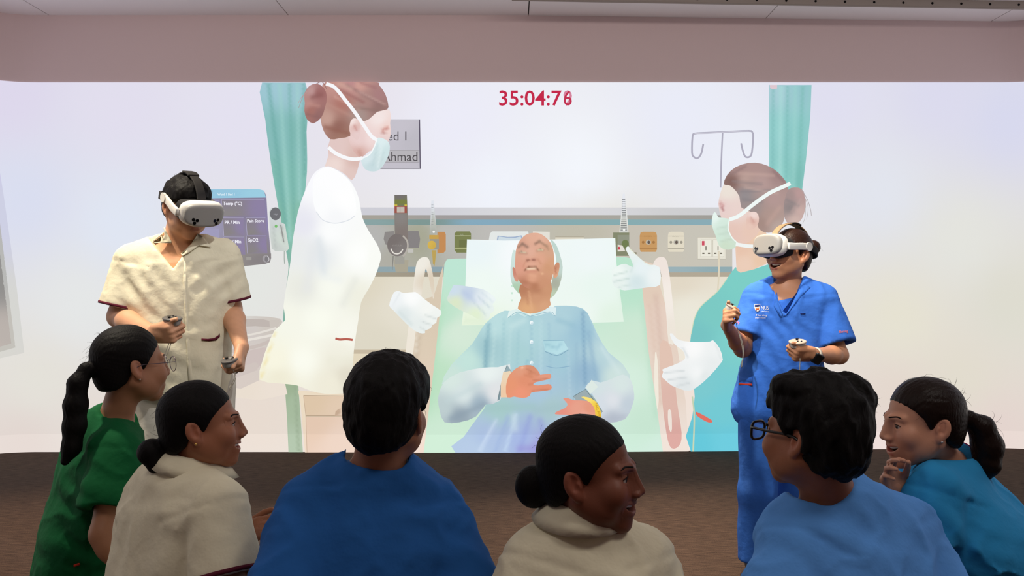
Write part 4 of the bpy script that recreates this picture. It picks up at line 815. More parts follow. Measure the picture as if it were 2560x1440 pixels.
def hairline(b, kind):
    if kind == 'short': xs_, ys_ = [-.13, -.09, -.055, -.03, -.012, .012, .03, .05, .07, .10], [-.085, -.085, -.070, -.055, .012, .000, .030, .044, .056, .074]
    else: xs_, ys_ = [-.13, -.09, -.06, -.035, -.012, .012, .030, .05, .07, .10], [-.072, -.070, -.064, -.045, .010, -.012, .022, .045, .060, .076]
    return np.interp(b, xs_, ys_)
def hair_cap(q, o):
    kind = o.get('hair', 'tied'); t = o.get('thick', .007); w = o.get('wide', 1.0)
    d = ell(q, (0, -.012, .037), (.075*w+t*.8, .093+t, .079+t*o.get('top', 1.0)))
    d = smin(d, ell(q, (0, -.050, -.020), (.058*w+t*.7, .048+t*.8, .066)), .03)
    if kind == 'short':
        d = smin(d, ell(q, (0, .030, .072), (.062+t*.5, .058, .040+t*.6)), .03)
    L = hairline(q[:, 1], kind)
    if kind != 'short': d = d+t*.85*np.clip((q[:, 1]-.02)/.055, 0, 1)
    edge = (L-q[:, 2])*0.75
    if kind == 'short':
        edge = edge+.006*wnoise(q, 160, 2)
    d = smax(d, edge, .006)
    for s in (-1, 1):
        d = smax(d, -ell(q, (s*.086*w, -.012, -.010), (.022, .022, .033)), .006)
    return d
def strands(q, bun, amp):
    v = q-np.asarray(bun); ph = np.arctan2(v[:, 0], v[:, 2]+.35*v[:, 1])
    return amp*(np.sin(ph*95+5*vnoise(q, 26, 1))*.6+np.sin(ph*41+5*vnoise(q, 18, 2))*.5)

# ------------------------------------------------------------------ people
def hand_parts(wr, d, n, tdir, curl=(40, 45, 48, 52), thumb=None, sc=1.0, spread=0.06):
    """wrist, direction of the palm, back-of-hand normal, thumb side. returns list of (pts, radii) chains + palm frame"""
    d = nrm(d); n = nrm(n-d*(n@d)); t = nrm(tdir-d*(tdir@d)-n*(tdir@n))
    K = .001*sc; ch = []
    lens = [(42, 25, 21), (46, 28, 22), (42, 26, 21), (33, 20, 18)]
    offs = [27, 9, -9, -26]; kn = [86, 90, 86, 78]
    for i in range(4):
        p = wr+d*kn[i]*K+t*offs[i]*K+n*2*K; a = 0; pts = [wr+d*(kn[i]-22)*K+t*offs[i]*K*.9, p]; dirv = nrm(d+t*spread*(1.5-i))
        c = curl[i]
        for j, f in enumerate((1.0, 1.15, .7)):
            a += math.radians(c*f); v = dirv*math.cos(a)-n*math.sin(a); p = p+v*lens[i][j]*K; pts.append(p)
        r0 = 9.2 if i < 3 else 8.0
        ch.append((pts, [r0*K, r0*K*1.02, r0*K*.93, r0*K*.86, r0*K*.74]))
    th = thumb or dict(out=.75, fwd=.75, dn=.25, c1=20, c2=20)
    v = nrm(t*th['out']+d*th['fwd']-n*th['dn']); p0 = wr+d*20*K+t*22*K-n*4*K; p1 = p0+v*44*K
    v2 = nrm(v+math.tan(math.radians(th['c1']))*(d*.9-t*.5)); p2 = p1+v2*33*K; v3 = nrm(v2+math.tan(math.radians(th['c2']))*(d*.6-t*.8)); p3 = p2+v3*24*K
    ch.append(([wr+d*8*K+t*8*K, p0, p1, p2, p3], [15*K, 14*K, 10.5*K, 9.8*K, 8.2*K]))
    return dict(ch=ch, wr=wr, d=d, n=n, t=t, K=K)
def hand_sdf(P, h):
    K = h['K']; c = h['wr']+h['d']*46*K
    d = rbox(P, c, np.array([h['t'], h['d'], h['n']]), np.array([38, 48, 14])*K, 13*K)
    d = smin(d, rc(P, h['wr'], h['wr']+h['d']*30*K, .026*K*1000*.9, .024*K*1000*.9)+.001, .015)
    for i, (pts, rr) in enumerate(h['ch']):
        d = smin(d, chain(P, pts, rr, .002), .006 if i < 4 else .012)
    return d
def lerp(a, b, t): return a+(b-a)*t
SKM = mat('skin', (200, 150, 120), 0.5, 0.35, attr=True, bump=(260, 0.03))
EYE_M = mat('eye', (230, 226, 220), 0.3, 0.3, attr=True)
TEETH_M = mat('teeth', (232, 226, 214), 0.25, 0.5)
def cloth(name, c, rough=.85, b=.35): return mat(name, c, rough, .15, bump=(26, b, (1, 1, 1)), vary=(9, .06))

def hit_cam(fn, pxs, t0, t1, org=None):
    """distances along view rays from the lens through photo pixels to a garment surface"""
    D = np.array([[(x-1280)/F, 1.0, -(y-720)/F] for x, y in pxs]); Dn = D/np.linalg.norm(D, axis=1, keepdims=True)
    o = np.array([0, 0, H]); t = np.full(len(D), t0)
    for _ in range(110):
        dd = fn(o+Dn*t[:, None]); t = np.minimum(t+dd*.75, t1)
    return o+Dn*t[:, None], Dn
def decal(name, fn, polys, t0, t1, m, parent, lift=.002, step=6, thick=.0):
    VV = []; FF = []
    for pts in polys:
        XY, Fc = geo_poly(pts, step); Pw, Dn = hit_cam(fn, XY, t0, t1)
        o = len(VV); ok = np.abs(fn(Pw)) < .012; VV += list(Pw-Dn*lift); FF += [tuple(i+o for i in f) for f in Fc if ok[list(f)].all()]
    ob = link(name, mesh_np(name, VV, FF, True), m, parent)
    md = ob.modifiers.new('thickness', 'SOLIDIFY'); md.thickness = .0012; md.offset = 0
    return ob
def text_px(body, x, y, size, rot=0, maxw=None, bold=0):
    cu = bpy.data.curves.new('t', 'FONT'); cu.body = body; cu.size = 1; cu.resolution_u = 2; cu.offset = bold
    ob = bpy.data.objects.new('t', cu); COL.objects.link(ob); bpy.context.view_layer.update()
    me = ob.evaluated_get(bpy.context.evaluated_depsgraph_get()).to_mesh()
    A = np.array([tuple(v.co) for v in me.vertices]); Fc = [tuple(p.vertices) for p in me.polygons]
    ob.to_mesh_clear(); bpy.data.objects.remove(ob); bpy.data.curves.remove(cu)
    k = (maxw/(A[:, 0].max()*size)) if maxw else 1
    X = A[:, 0]*size*k; Y = -A[:, 1]*size; ca, sa = math.cos(rot), math.sin(rot)
    return np.stack([x+X*ca-Y*sa, y+X*sa+Y*ca], 1), Fc
def text_decal(name, fn, body, x, y, size, t0, t1, m, parent, rot=0, maxw=None, lift=.0025, bold=0):
    XY, Fc = text_px(body, x, y, size, rot, maxw, bold); Pw, Dn = hit_cam(fn, XY, t0, t1)
    return link(name, mesh_np(name, Pw-Dn*lift, Fc, False), m, parent)
def band_ring(name, c, ax, r0, w, m, parent, ry=None, xax=None, thick=.004, n=36):
    ax = nrm(ax); X = xax if xax is not None else (A_(1, 0, 0) if abs(ax[0]) < .8 else A_(0, 1, 0))
    X = nrm(X-ax*(X@ax)); Yv = np.cross(ax, X); V = []; ry = ry or r0
    for k in range(n):
        a = 2*PI*k/n; e = math.cos(a)*X; f = math.sin(a)*Yv
        for rr, hh in ((0, -.5), (thick, -.5), (thick, .5), (0, .5)):
            V.append(c+e*(r0+rr)+f*(ry+rr)+ax*w*hh)
    Fc = [(k*4+j, ((k+1) % n)*4+j, ((k+1) % n)*4+(j+1) % 4, k*4+(j+1) % 4) for k in range(n) for j in range(4)]
    return link(name, mesh_np(name, V, Fc), m, parent)

class Person:
    def __init__(s, label, fr, N, RS, LS, RE, LE, RW, LW, hip, ho, skin=(206, 156, 126), female=False, base=None, group=None):
        s.fr, s.N, s.RS, s.LS, s.RE, s.LE, s.RW, s.LW, s.hip, s.ho, s.fem = fr, N, RS, LS, RE, LE, RW, LW, hip, ho, female
        s.skin = skin; s.hands = []; s.legs = None; s.sq = False
        b = base if base is not None else (hip[0], hip[1], 0)
        s.root = empty('person', (float(b[0]), float(b[1]), 0.0)); tag(s.root, label, 'person', group)
        s.lat = nrm(RS-LS); s.mid = (RS+LS)/2; s.hw = np.linalg.norm(RS-LS)/2
        s.fwd = nrm(np.cross(A_(0, 0, 1), s.lat)); s.sp = nrm(N-hip)
        s.k = 0.92 if female else 1.0
    def torso(s, P, off=0.0, belly=0.0, hipw=0.0):
        k = s.k; N, mid, hip, hw = s.N, s.mid, s.hip, s.hw
        secs = [(lerp(mid, N, .45), .085*k+off, .062*k+off), (mid+s.sp*.0, hw*.95+off, .088*k+off), (lerp(mid, hip, .22), hw+.012+off, .108*k+off), (lerp(mid, hip, .5), hw*.90+.004+off, .108*k+off+belly),
                (lerp(mid, hip, .78), hw*.86+.004+off+hipw*.75, .108*k+off+belly), (hip, hw*.95+.01+off+hipw, .120*k+off+belly)]
        d = esec(P, secs, s.lat, .05)
        for J in (s.RS, s.LS):
            d = smin(d, rc(P, lerp(N, mid, .25), J+A_(0, 0, .018), .052*k+off, .054*k+off), .05)
        return d
    def neck_axis(s):
        top = s.fr.pt(0, -.016, -.050); bot = lerp(s.N, s.mid, .35); return top, bot
    def skin_fn(s, P):
        dh = near(P, s.fr.o, .24, .155, lambda X: head_sdf(s.fr.loc(X), s.ho)[0]*s.fr.sc)
        top, bot = s.neck_axis(); nr = .047 if s.fem else .055
        d = smin(dh, rc(P, top, bot, nr*.98, nr*1.10), .025)
        d = smin(d, s.torso(P, -.016), .03)
        ar = .9 if s.fem else 1.0
        for J, E, Wr in ((s.RS, s.RE, s.RW), (s.LS, s.LE, s.LW)):
            d = smin(d, chain(P, [J, E, lerp(E, Wr, .3), Wr], [.050*ar, .040*ar, .041*ar, .026*ar], .02), .02)
        for h in s.hands: d = smin(d, near(P, h['wr']+h['d']*.07, .26, .17, lambda X: hand_sdf(X, h)), .012)
        if s.legs and not s.sq:
            for hp, kn, an, toe in s.legs: d = smin(d, chain(P, [hp, kn, an], [.075, .05, .036], .02), .03)
        return d
    def skin_col(s, V):
        q = s.fr.loc(V); lips = head_sdf(q, s.ho)[1]
        base = np.array(lin(s.skin)); lip = np.array(lin(s.ho.get('lip', (170, 92, 84))))
        k = np.clip(1-lips/.0025, 0, 1)[:, None]*.85
        c = np.tile(base, (len(V), 1))*(1+.05*wnoise(V, 60, 1)[:, None])
        bl = np.exp(-(((np.abs(q[:, 0])-.04)/.022)**2+((q[:, 1]-.07)/.04)**2+((q[:, 2]+.03)/.025)**2))[:, None]*.18
        c = c*(1-bl)+np.array(lin((206, 112, 92)))*bl
        er = np.exp(-(((np.abs(q[:, 0])-.078)/.02)**2+((q[:, 1]+.012)/.03)**2+((q[:, 2])/.04)**2))[:, None]*.25
        c = c*(1-er)+np.array(lin((200, 110, 88)))*er
        mouth = np.clip((.083-q[:, 1])/.006, 0, 1)*(np.abs(q[:, 0]) < .020)*(np.abs(q[:, 2]+.066) < .012)*(q[:, 1] > .055)*(s.ho.get('open', 0) > 0)
        c = c*(1-k)+lip*k
        return c*(1-.85*mouth[:, None])
    def build_skin(s, hh=.0028, fine_hands=True, h=.006):
        pts = np.array([s.fr.o, s.N, s.RS, s.LS, s.RE, s.LE, s.RW, s.LW, s.hip]+[p for l in ((s.legs or []) if not s.sq else []) for p in l]+[c for hd in s.hands for ch in hd['ch'] for c in ch[0]])
        lo = pts.min(0)-.15; hi = pts.max(0)+.17
        fine = [(s.fr.o-.128*s.fr.sc, s.fr.o+.128*s.fr.sc, hh)]
        if fine_hands:
            for hd in s.hands:
                a = np.array([c for ch in hd['ch'] for c in ch[0]]+[hd['wr']]); fine.append((a.min(0)-.02, a.max(0)+.02, .003))
        s.body = sdf_obj('body', s.skin_fn, lo, hi, h, SKM, s.root, fine, 1, s.skin_col)
    def sleeve_end(s, J, E, t): return lerp(J, E, t)
    def shirt_fn(s, P):
        c = s.cl; off = c.get('off', .012)
        d = s.torso(P, off, c.get('belly', 0), c.get('hipw', 0))
        ends = []
        for J, E, tt in ((s.RS, s.RE, c.get('tR', .72)), (s.LS, s.LE, c.get('tL', .72))):
            en = lerp(J, E, tt); ax = nrm(E-J); r0, r1 = c.get('r0', .068), c.get('r1', .068)
            e = rc(P, J, en+ax*.05, r0, r1); e = smax(e, (P-en)@ax, .006)
            al = (P-J)@ax; seam = .0035*np.exp(-((al+.012)/.006)**2)
            e = smax(e, -rc(P, en-ax*.030, en+ax*.2, r1-.024, r1-.022), .003)
            d = smin(d, e, c.get('sk', .006))+seam*(((P-J)**2).sum(1) < .02); ends.append((en, ax, r1))
        f = c.get('fold', .004); sd = c.get('seed', 1)
        wq = P+.012*np.stack([np.sin(P[:, 1]*19+sd)+np.sin(P[:, 2]*13+2*sd), np.sin(P[:, 2]*17+sd)+np.sin(P[:, 0]*23), np.sin(P[:, 0]*15+3*sd)+np.sin(P[:, 1]*21)], 1)
        d = d-f*1.5*np.clip(1-1.6*np.abs(vnoise(wq, 10, sd, (1.2, 1.2, .45))), 0, 1)**2-f*.8*np.clip(1-1.8*np.abs(vnoise(wq, 17, sd+1, (.8, .8, 1))), 0, 1)**2+f*.8*vnoise(P, 8, sd+2)
        fd = c.get('dirfold')
        for (p0, dv, amp, wl, rad) in (fd or []):
            x = (P-p0)@nrm(dv); r2 = ((P-p0)**2).sum(1); d = d+.55*amp*np.sin(x*2*PI/wl+3.0*vnoise(P, 7, 3))*np.exp(-r2/rad**2)
        top, bot = s.neck_axis(); nd = nrm(top-bot); nb = lerp(s.N, s.mid, .1); pl = nrm(nd-s.fwd*c.get('ntilt', -.45))
        q = P-nb; rad = np.sqrt(np.maximum((q**2).sum(1)-(q@nd)**2, 0))
        d = smax(d, -np.maximum(rad-c.get('nr', .070), -(q@nrm(nd+s.fwd*c.get('ntilt', .45)))+c.get('nz', .012)), .006)
        if c.get('V'):
            x = (P-s.N)@s.lat; y = (P-s.N)@s.fwd; z = (P-s.N)[:, 2]; vd = c['V']; vw = c.get('Vw', .072)
            wdg = np.maximum(np.abs(x-c.get('Vx', 0))-vw*(1+z/vd), -(y-.01))*.8
            d = smax(d, -wdg, .004)
        hz = c.get('hem')
        if hz is not None: d = smax(d, hz-P[:, 2], .008)
        else: d = smax(d, -((P-s.hip)@s.sp)-.10, .01)
        return d
    def build_shirt(s, name, m, h=.0070, **c):
        s.cl = c
        pts = np.array([s.N, s.RS, s.LS, s.RE, s.LE, s.hip]); lo = pts.min(0)-.22; hi = pts.max(0)+.14
        if c.get('hem') is not None: lo[2] = c['hem']-.02
        s.shirt = sdf_obj(name, s.shirt_fn, lo, hi, h, m, s.root, (), 2); return s.shirt
    def hair_fn(s, P):
        q = s.fr.loc(P); o = s.ho; d = hair_cap(q, o)
        for kind, a in o.get('extra', []):
            if kind == 'ell': e = ell(q, *a)
            elif kind == 'chain': e = chain(q, *a, .015)
            d = smin(d, e, o.get('ek', .01))
        if o.get('hair') == 'short': d = d+o.get('rough', .0035)*vnoise(q, 55, 1, (1, 1, .5))+.0016*vnoise(q, 150, 3, (1, 1, .4))
        else: d = d+strands(q, o.get('bun', (0, -.11, -.02)), o.get('samp', .0004))
        d = np.maximum(d, o.get('cut', lambda q: -np.ones(len(q)))(q))
        return d*s.fr.sc
    def build_hair(s, m, lo=(-.14, -.24, -.30), hi=(.14, .14, .17), h=.0032, fly=60, seed=1, flen=.03):
        c = s.fr.wld([(x, y, z) for x in (lo[0], hi[0]) for y in (lo[1], hi[1]) for z in (lo[2], hi[2])])
        s.hair = sdf_obj('hair', s.hair_fn, c.min(0), c.max(0), h, m, s.root, (), 1)
        if fly:
            rs = np.random.RandomState(seed); me = s.hair.data; n = len(me.vertices); co = np.empty(n*3, np.float32); me.vertices.foreach_get('co', co); co = co.reshape(-1, 3)
            no = np.empty(n*3, np.float32); me.vertices.foreach_get('normal', no); no = no.reshape(-1, 3); geos = []
            for i in rs.choice(n, fly):
                p = co[i].astype(float); nn = no[i].astype(float)
                ql = s.fr.loc(p[None])[0]
                if ql[2] < -.03 or ql[1] > .05 or nn@(p-s.fr.o) < .05 or s.skin_fn(p[None])[0] < .004: continue
                tg = np.cross(nn, rs.normal(size=3)); tg = nrm(tg-0.9*s.fr.M[1]*(s.ho.get('hair') != 'short')-.3*s.fr.M[2]); L = flen*rs.uniform(.4, 1.1); w = rs.uniform(.02, .30)
                pts = catmull([p-nn*.003, p+tg*L*.35+nn*L*w*.7, p+tg*L*.75+nn*L*w*.8, p+tg*L*1.05+nn*L*w*.3], 2)
                geos.append(tube_geo(pts, list(np.linspace(.00045, .00012, len(pts))), 3, False))
            V, Fc = merge_geo(geos); o = link('loose_strands', mesh_np('loose_strands', V, Fc), m, s.hair); o['kind'] = 'stuff'
    def face_bits(s, brow=(30, 22, 20), eyes=(-1, 1), iris=(38, 24, 18), brows=True):
        for k in eyes:
            V = []; Fc = []; C = []; nu, nv = 20, 14; r = .0131
            for j in range(nv+1):
                for i in range(nu):
                    th = PI*j/nv; ph = 2*PI*i/nu; v = (math.sin(th)*math.cos(ph), math.cos(th), math.sin(th)*math.sin(ph))
                    V.append(s.fr.pt(k*.031+r*v[0], .0735+r*v[1], r*v[2])); gz = s.ho.get('gaze', (0, 0))
                    dd = math.acos(max(-1, min(1, v[1]*math.sqrt(1-gz[0]**2-gz[1]**2)+v[0]*gz[0]+v[2]*gz[1])))
                    C.append(lin((12, 10, 10)) if dd < .22 else lin(iris) if dd < .5 else lin((186, 176, 170)))
            Fc = [(j*nu+i, j*nu+(i+1) % nu, (j+1)*nu+(i+1) % nu, (j+1)*nu+i) for j in range(nv) for i in range(nu)]
            link('eye', mesh_np('eye', V, Fc, True, np.array(C)), EYE_M, s.root)
            bm_ = mat('brow_hair', brow, .8, .2)
            lash = [s.fr.pt(k*(.031+.0145*math.cos(a)), .0878-.0035*abs(math.cos(a))**2*2.2, .0062*math.sin(a)+.0002) for a in np.linspace(.15, PI-.15, 9)]
            tube('eyelash', lash, [.0005, .0009, .0011, .0012, .0012, .0012, .0011, .0009, .0005], bm_, s.root, 5)
            if brows:
                ln = s.ho.get('browz', 0)
                pts = catmull([(k*.014, .1000, .0225+ln), (k*.024, .0975, .0250+ln), (k*.036, .0895, .0265+ln), (k*.048, .0765, .0228+ln)], 4)
                q = np.array(pts); P0 = s.fr.wld(q)
                for it in range(12):
                    dd = s.skin_fn(P0); P0 = P0-s.fr.M[1]*(dd+.0004)[:, None]*.8
                tube('eyebrow', list(P0), [.0010]+[.0021]*(len(P0)-3)+[.0015, .0006], bm_, s.root, 6)
    def teeth(s):
        sm = s.ho.get('smile', .4); mx = .024+.012*sm; V = []; Fc = []; n = 16
        op = s.ho.get('open', 0); uz = .0045*sm; mz = -.063+.012*sm
        for row, (z0, z1) in enumerate(((-.0570+uz, -.0600+uz-.0075), (-.0670-.009*op, -.0720-.009*op))):
            o = len(V)
            for i in range(n+1):
                x = -1+2*i/n; wob = .0006*abs(math.sin(x*6*PI/2)); b = .0885-.016*x*x; zc = (mz+.0605)*x*x*.8
                for (z, bb) in ((z0, b-.006), (z0, b), (z1+wob, b+.0005), (z1+wob, b-.006)): V.append(s.fr.pt(x*(mx-.004), bb, z+zc))
            Fc += [(o+i*4+j, o+i*4+j+4, o+i*4+j+5, o+i*4+j+1) for i in range(n) for j in range(3)]
        link('teeth', mesh_np('teeth', V, Fc, True), TEETH_M, s.root)
    def squat(s, m, shoe_m, spread=.17, knees=None, kz=.50, kf=.40):
        hp = s.hip; f = s.fwd; l = s.lat; L = []
        for i, k in enumerate((1, -1)):
            a = hp+l*k*.085; kn = hp+f*kf+l*k*spread; kn = A_(kn[0], kn[1], kz)
            if knees is not None and knees[i] is not None: kn = knees[i]
            an = A_(*(hp+f*.20+l*k*(spread-.02))[:2], .09); L.append((a, kn, an, an+f*.16))
        s.legs = L; s.sq = True
        def fn(P):
            d = ell(P, hp-s.sp*.03, (.17, .15, .13))
            for a, kn, an, to in L: d = smin(d, chain(P, [a, kn, an], [.095, .066, .058], .02), .03)
            d = d+.004*wnoise(P, 25, 4)
            return smax(d, .03-P[:, 2], .004)
        pts = np.array([p for l_ in L for p in l_]+[hp]); sdf_obj('trousers', fn, pts.min(0)-.18, pts.max(0)+.18, .014, m, s.root, (), 1)
        for a, kn, an, to in L: s.shoe(an, f, shoe_m)
    def shoe(s, an, f, m):
        heel = A_(an[0], an[1], .045)-f*.035; toe = A_(an[0], an[1], .035)+f*.16
        def fn(P):
            d = rc(P, heel, lerp(heel, toe, .45), .042, .040); d = smin(d, rc(P, lerp(heel, toe, .45), toe, .040, .036), .02)
            d = smin(d, rc(P, heel+A_(0, 0, .02), heel+A_(0, 0, .05)+f*.02, .036, .034), .02)
            return smax(d, .002-P[:, 2], .006)
        sdf_obj('shoe', fn, np.minimum(heel, toe)-.07, np.maximum(heel, toe)+.1, .009, m, s.root, (), 1)
    def collar(s, m, h=.042, r=.064, spread=150, front=None, lean=None, flare=.022, y0=0.0, c_t=.30):
        """shirt collar: a stand that folds over, open at the front"""
        top, bot = s.neck_axis(); ax = nrm(nrm(top-bot)*.6+A_(0, 0, .4)); c0 = lerp(bot, top, c_t)+ax*y0
        X = nrm(s.lat-ax*(s.lat@ax)); Fd = np.cross(ax, X); V = []; n = 44
        for i in range(n+1):
            a = math.radians(-spread+2*spread*i/n); t = abs(i/n-.5)*2
            dirv = -Fd*math.cos(a)+X*math.sin(a)
            hh = h*(1-.25*t*t); fl = flare*(1+.9*t**3); drop = hh*(1.0+.55*t**4)
            for (rr, zz) in ((r, -.012), (r-.001, hh), (r+.003, hh+.003), (r+.008, hh-.002), (r+fl*.75, hh-drop*.55), (r+fl+.006, hh-drop-.004), (r+fl+.002, hh-drop-.004), (r+fl*.75-.004, hh-drop*.55), (r+.004, hh-.006), (r+.004, -.012)):
                V.append(c0+dirv*rr+ax*zz)
        k = 10; Fc = [(i*k+j, i*k+(j+1) % k, (i+1)*k+(j+1) % k, (i+1)*k+j) for i in range(n) for j in range(k)]
        Fc += [tuple(range(k)), tuple(n*k+j for j in range(k-1, -1, -1))]
        return link('collar', mesh_np('collar', V, Fc), m, s.root)

def hair_mat(name, c=(13, 10, 10), rough=.62): return mat(name, c, rough, .14, bump=(260, .22, (1, 1, .2)))
HB = hair_mat('black_hair'); HBR = hair_mat('dark_brown_hair', (30, 19, 15), .38); HBW = hair_mat('brown_hair', (44, 24, 17), .38)

# ---- things worn or held
GL = bpy.data.materials.new('lens_glass'); GL.use_nodes = True; nt = GL.node_tree
tr = nt.nodes.new('ShaderNodeBsdfTransparent'); gs = nt.nodes.new('ShaderNodeBsdfGlossy'); gs.inputs['Roughness'].default_value = .05; mxs = nt.nodes.new('ShaderNodeMixShader'); mxs.inputs[0].default_value = .12
nt.links.new(tr.outputs[0], mxs.inputs[1]); nt.links.new(gs.outputs[0], mxs.inputs[2]); nt.links.new(mxs.outputs[0], nt.nodes['Material Output'].inputs['Surface'])
def glasses(fr, label, m, rx, ry, rad, pw=2.0):
    root = empty('eyeglasses', tuple(fr.pt(0, .10, 0))); tag(root, label, 'glasses')
    for k in (-1, 1):
        ring = []
        for a in np.linspace(0, 2*PI, 33):
            c, s_ = math.cos(a), math.sin(a); x = rx*math.copysign(abs(c)**(2/pw), c); z = ry*math.copysign(abs(s_)**(2/pw), s_)
            ring.append((k*.033+x, .1135-.10*abs(k*.033+x)**1.0*abs(k*.033+x)*6, -.004+z))
        P = fr.wld(ring); tube('rim', list(P), rad, m, root, 6)
        V = list(P[:-1])+[P[:-1].mean(0)]; n = len(P)-1; link('lens', mesh_np('lens', V, [(i, (i+1) % n, n) for i in range(n)]), GL, root)
        xo = k*(.033+rx); bo = .1135-.6*xo*xo
        tube('temple', list(fr.wld(catmull([(xo, bo, .004), (k*.0745, .06, .006), (k*.0785, -.002, .006), (k*.0785, -.03, -.012)], 5))), rad*1.05, m, root, 6)
    tube('bridge', list(fr.wld(catmull([(-.033+rx, .1125, .002), (0, .1165, .006), (.033-rx, .1125, .002)], 5))), rad, m, root, 6)
    return root

VW = mat('headset_shell', (222, 218, 210), .45, .4); VG = mat('headset_front', (150, 147, 142), .45, .4); VB = mat('black_lens', (10, 10, 11), .15, .5); VD = mat('headset_foam', (34, 33, 34), .8, .2); VS = mat('headset_strap', (42, 40, 40), .8, .2); VT = mat('strap_tan', (150, 124, 96), .8, .2)
def ribbon(name, pts, wdir, w, t, m, parent):
    V = []; n = len(pts)
    for i, p in enumerate(pts):
        tg = nrm(np.asarray(pts[min(i+1, n-1)])-np.asarray(pts[max(i-1, 0)])); wv = wdir[i] if isinstance(wdir, list) else wdir
        wv = nrm(wv-tg*(wv@tg)); nn = np.cross(tg, wv); ww = w[i] if hasattr(w, '__len__') else w
        for a, b in ((-1, -1), (-.82, -1.25), (.82, -1.25), (1, -1), (1, 1), (.82, 1.25), (-.82, 1.25), (-1, 1)): V.append(np.asarray(p)+wv*ww/2*a+nn*t/2*b)
    k = 8; Fc = [(i*k+j, i*k+(j+1) % k, (i+1)*k+(j+1) % k, (i+1)*k+j) for i in range(n-1) for j in range(k)]+[tuple(range(k-1, -1, -1)), tuple((n-1)*k+j for j in range(k))]
    return link(name, mesh_np(name, V, Fc), m, parent)
def headset(fr, label, top_m):
    root = empty('virtual_reality_headset', tuple(fr.pt(0, .12, 0))); tag(root, label, 'headset', 'virtual reality headsets')
    M = fr.M; dz = .020
    def visor(q):
        qq = q.copy(); qq[:, 1] = qq[:, 1]+2.2*q[:, 0]**2
        dx = np.abs(qq[:, 0])/.087; z = np.abs(qq[:, 2]-dz)/.052
        pl = ((dx**3.2+z**3.0)**(1/3.1)-1)*.05
        return smax(pl, np.abs(qq[:, 1]-.138)-.030, .03)
    c = fr.wld([(x, y, z) for x in (-.11, .11) for y in (.04, .19) for z in (-.06, .09)])
    sdf_obj('shell', lambda P: visor(fr.loc(P)), c.min(0), c.max(0), .003, VW, root, (), 1)
    def front(q):
        qq = q.copy(); qq[:, 1] = qq[:, 1]+2.2*q[:, 0]**2
        pl = (((np.abs(qq[:, 0])/.081)**3.2+(np.abs(qq[:, 2]-dz)/.0465)**3.0)**(1/3.1)-1)*.045
        return smax(smax(pl, np.abs(qq[:, 1]-.142)-.0305, .012), .150-qq[:, 1], .001)
    sdf_obj('front_panel', lambda P: front(fr.loc(P)), c.min(0), c.max(0), .003, VG, root, (), 1)
    def foam(q):
        pl = (((np.abs(q[:, 0])/.078)**3+(np.abs(q[:, 2]-dz+.004)/.050)**3)**(1/3)-1)*.045
        return smax(smax(pl, np.abs(q[:, 1]-.088)-.030, .01), -head_sdf(q, dict(smile=0))[0]+.001, .002)
    sdf_obj('face_cushion', lambda P: foam(fr.loc(P)), c.min(0), c.max(0), .0035, VD, root, (), 1)
    for k in (-1, 1):
        for (x, z) in ((.036, .002), (.050, .005), (.045, -.009)):
            bb = .1725-2.2*(x)**2-.0005; n = 16; V = []
            for lay in (0, .002):
                for i in range(n): a = 2*PI*i/n; V.append(fr.pt(k*x+.0062*math.cos(a), bb+lay-k*4.4*k*x*.0062*math.cos(a)*k, z+.0062*math.sin(a)))
            Fc = [tuple(range(n)), tuple(range(2*n-1, n-1, -1))]+[(i, (i+1) % n, n+(i+1) % n, n+i) for i in range(n)]
            link('camera_lens', mesh_np('camera_lens', V, Fc, False), VB, root)
        pts = catmull([(k*.092, .118, .016), (k*.093, .075, .022), (k*.090, .03, .030), (k*.086, -.02, .036)], 5)
        ribbon('side_arm', [fr.pt(*p) for p in pts], M[2]+M[1]*.1, .030, .008, VW, root)
        pts = catmull([(k*.089, -.01, .036), (k*.084, -.06, .030), (k*.060, -.105, .018), (0, -.124, .010)], 6)
        ribbon('rear_strap', [fr.pt(*p) for p in pts], M[2], .030, .005, VS, root)
        V, Fc = tube_geo([fr.pt(k*.088, -.012, .035), fr.pt(k*.097, -.012, .035)], .019, 16); link('arm_hub', mesh_np('arm_hub', V, Fc, False), VW, root)
    pts = catmull([(0, .118, .058), (0, .095, .098), (0, .055, .128), (0, 0, .140), (0, -.06, .124), (0, -.10, .085), (0, -.122, .03)], 6)
    ribbon('top_strap', [fr.pt(*p) for p in pts], M[0], .034, .005, top_m, root)
    ribbon('strap_buckle', [fr.pt(*p) for p in catmull([(0, .025, .139), (0, 0, .144), (0, -.03, .140)], 4)], M[0], .044, .007, VS, root)
    return root
CG = mat('controller_grey', (92, 88, 86), .4, .4); CW = mat('controller_shell', (150, 146, 142), .45, .4); CB = mat('controller_black', (16, 15, 15), .35, .5); LN = mat('lanyard', (176, 168, 152), .8, .2)
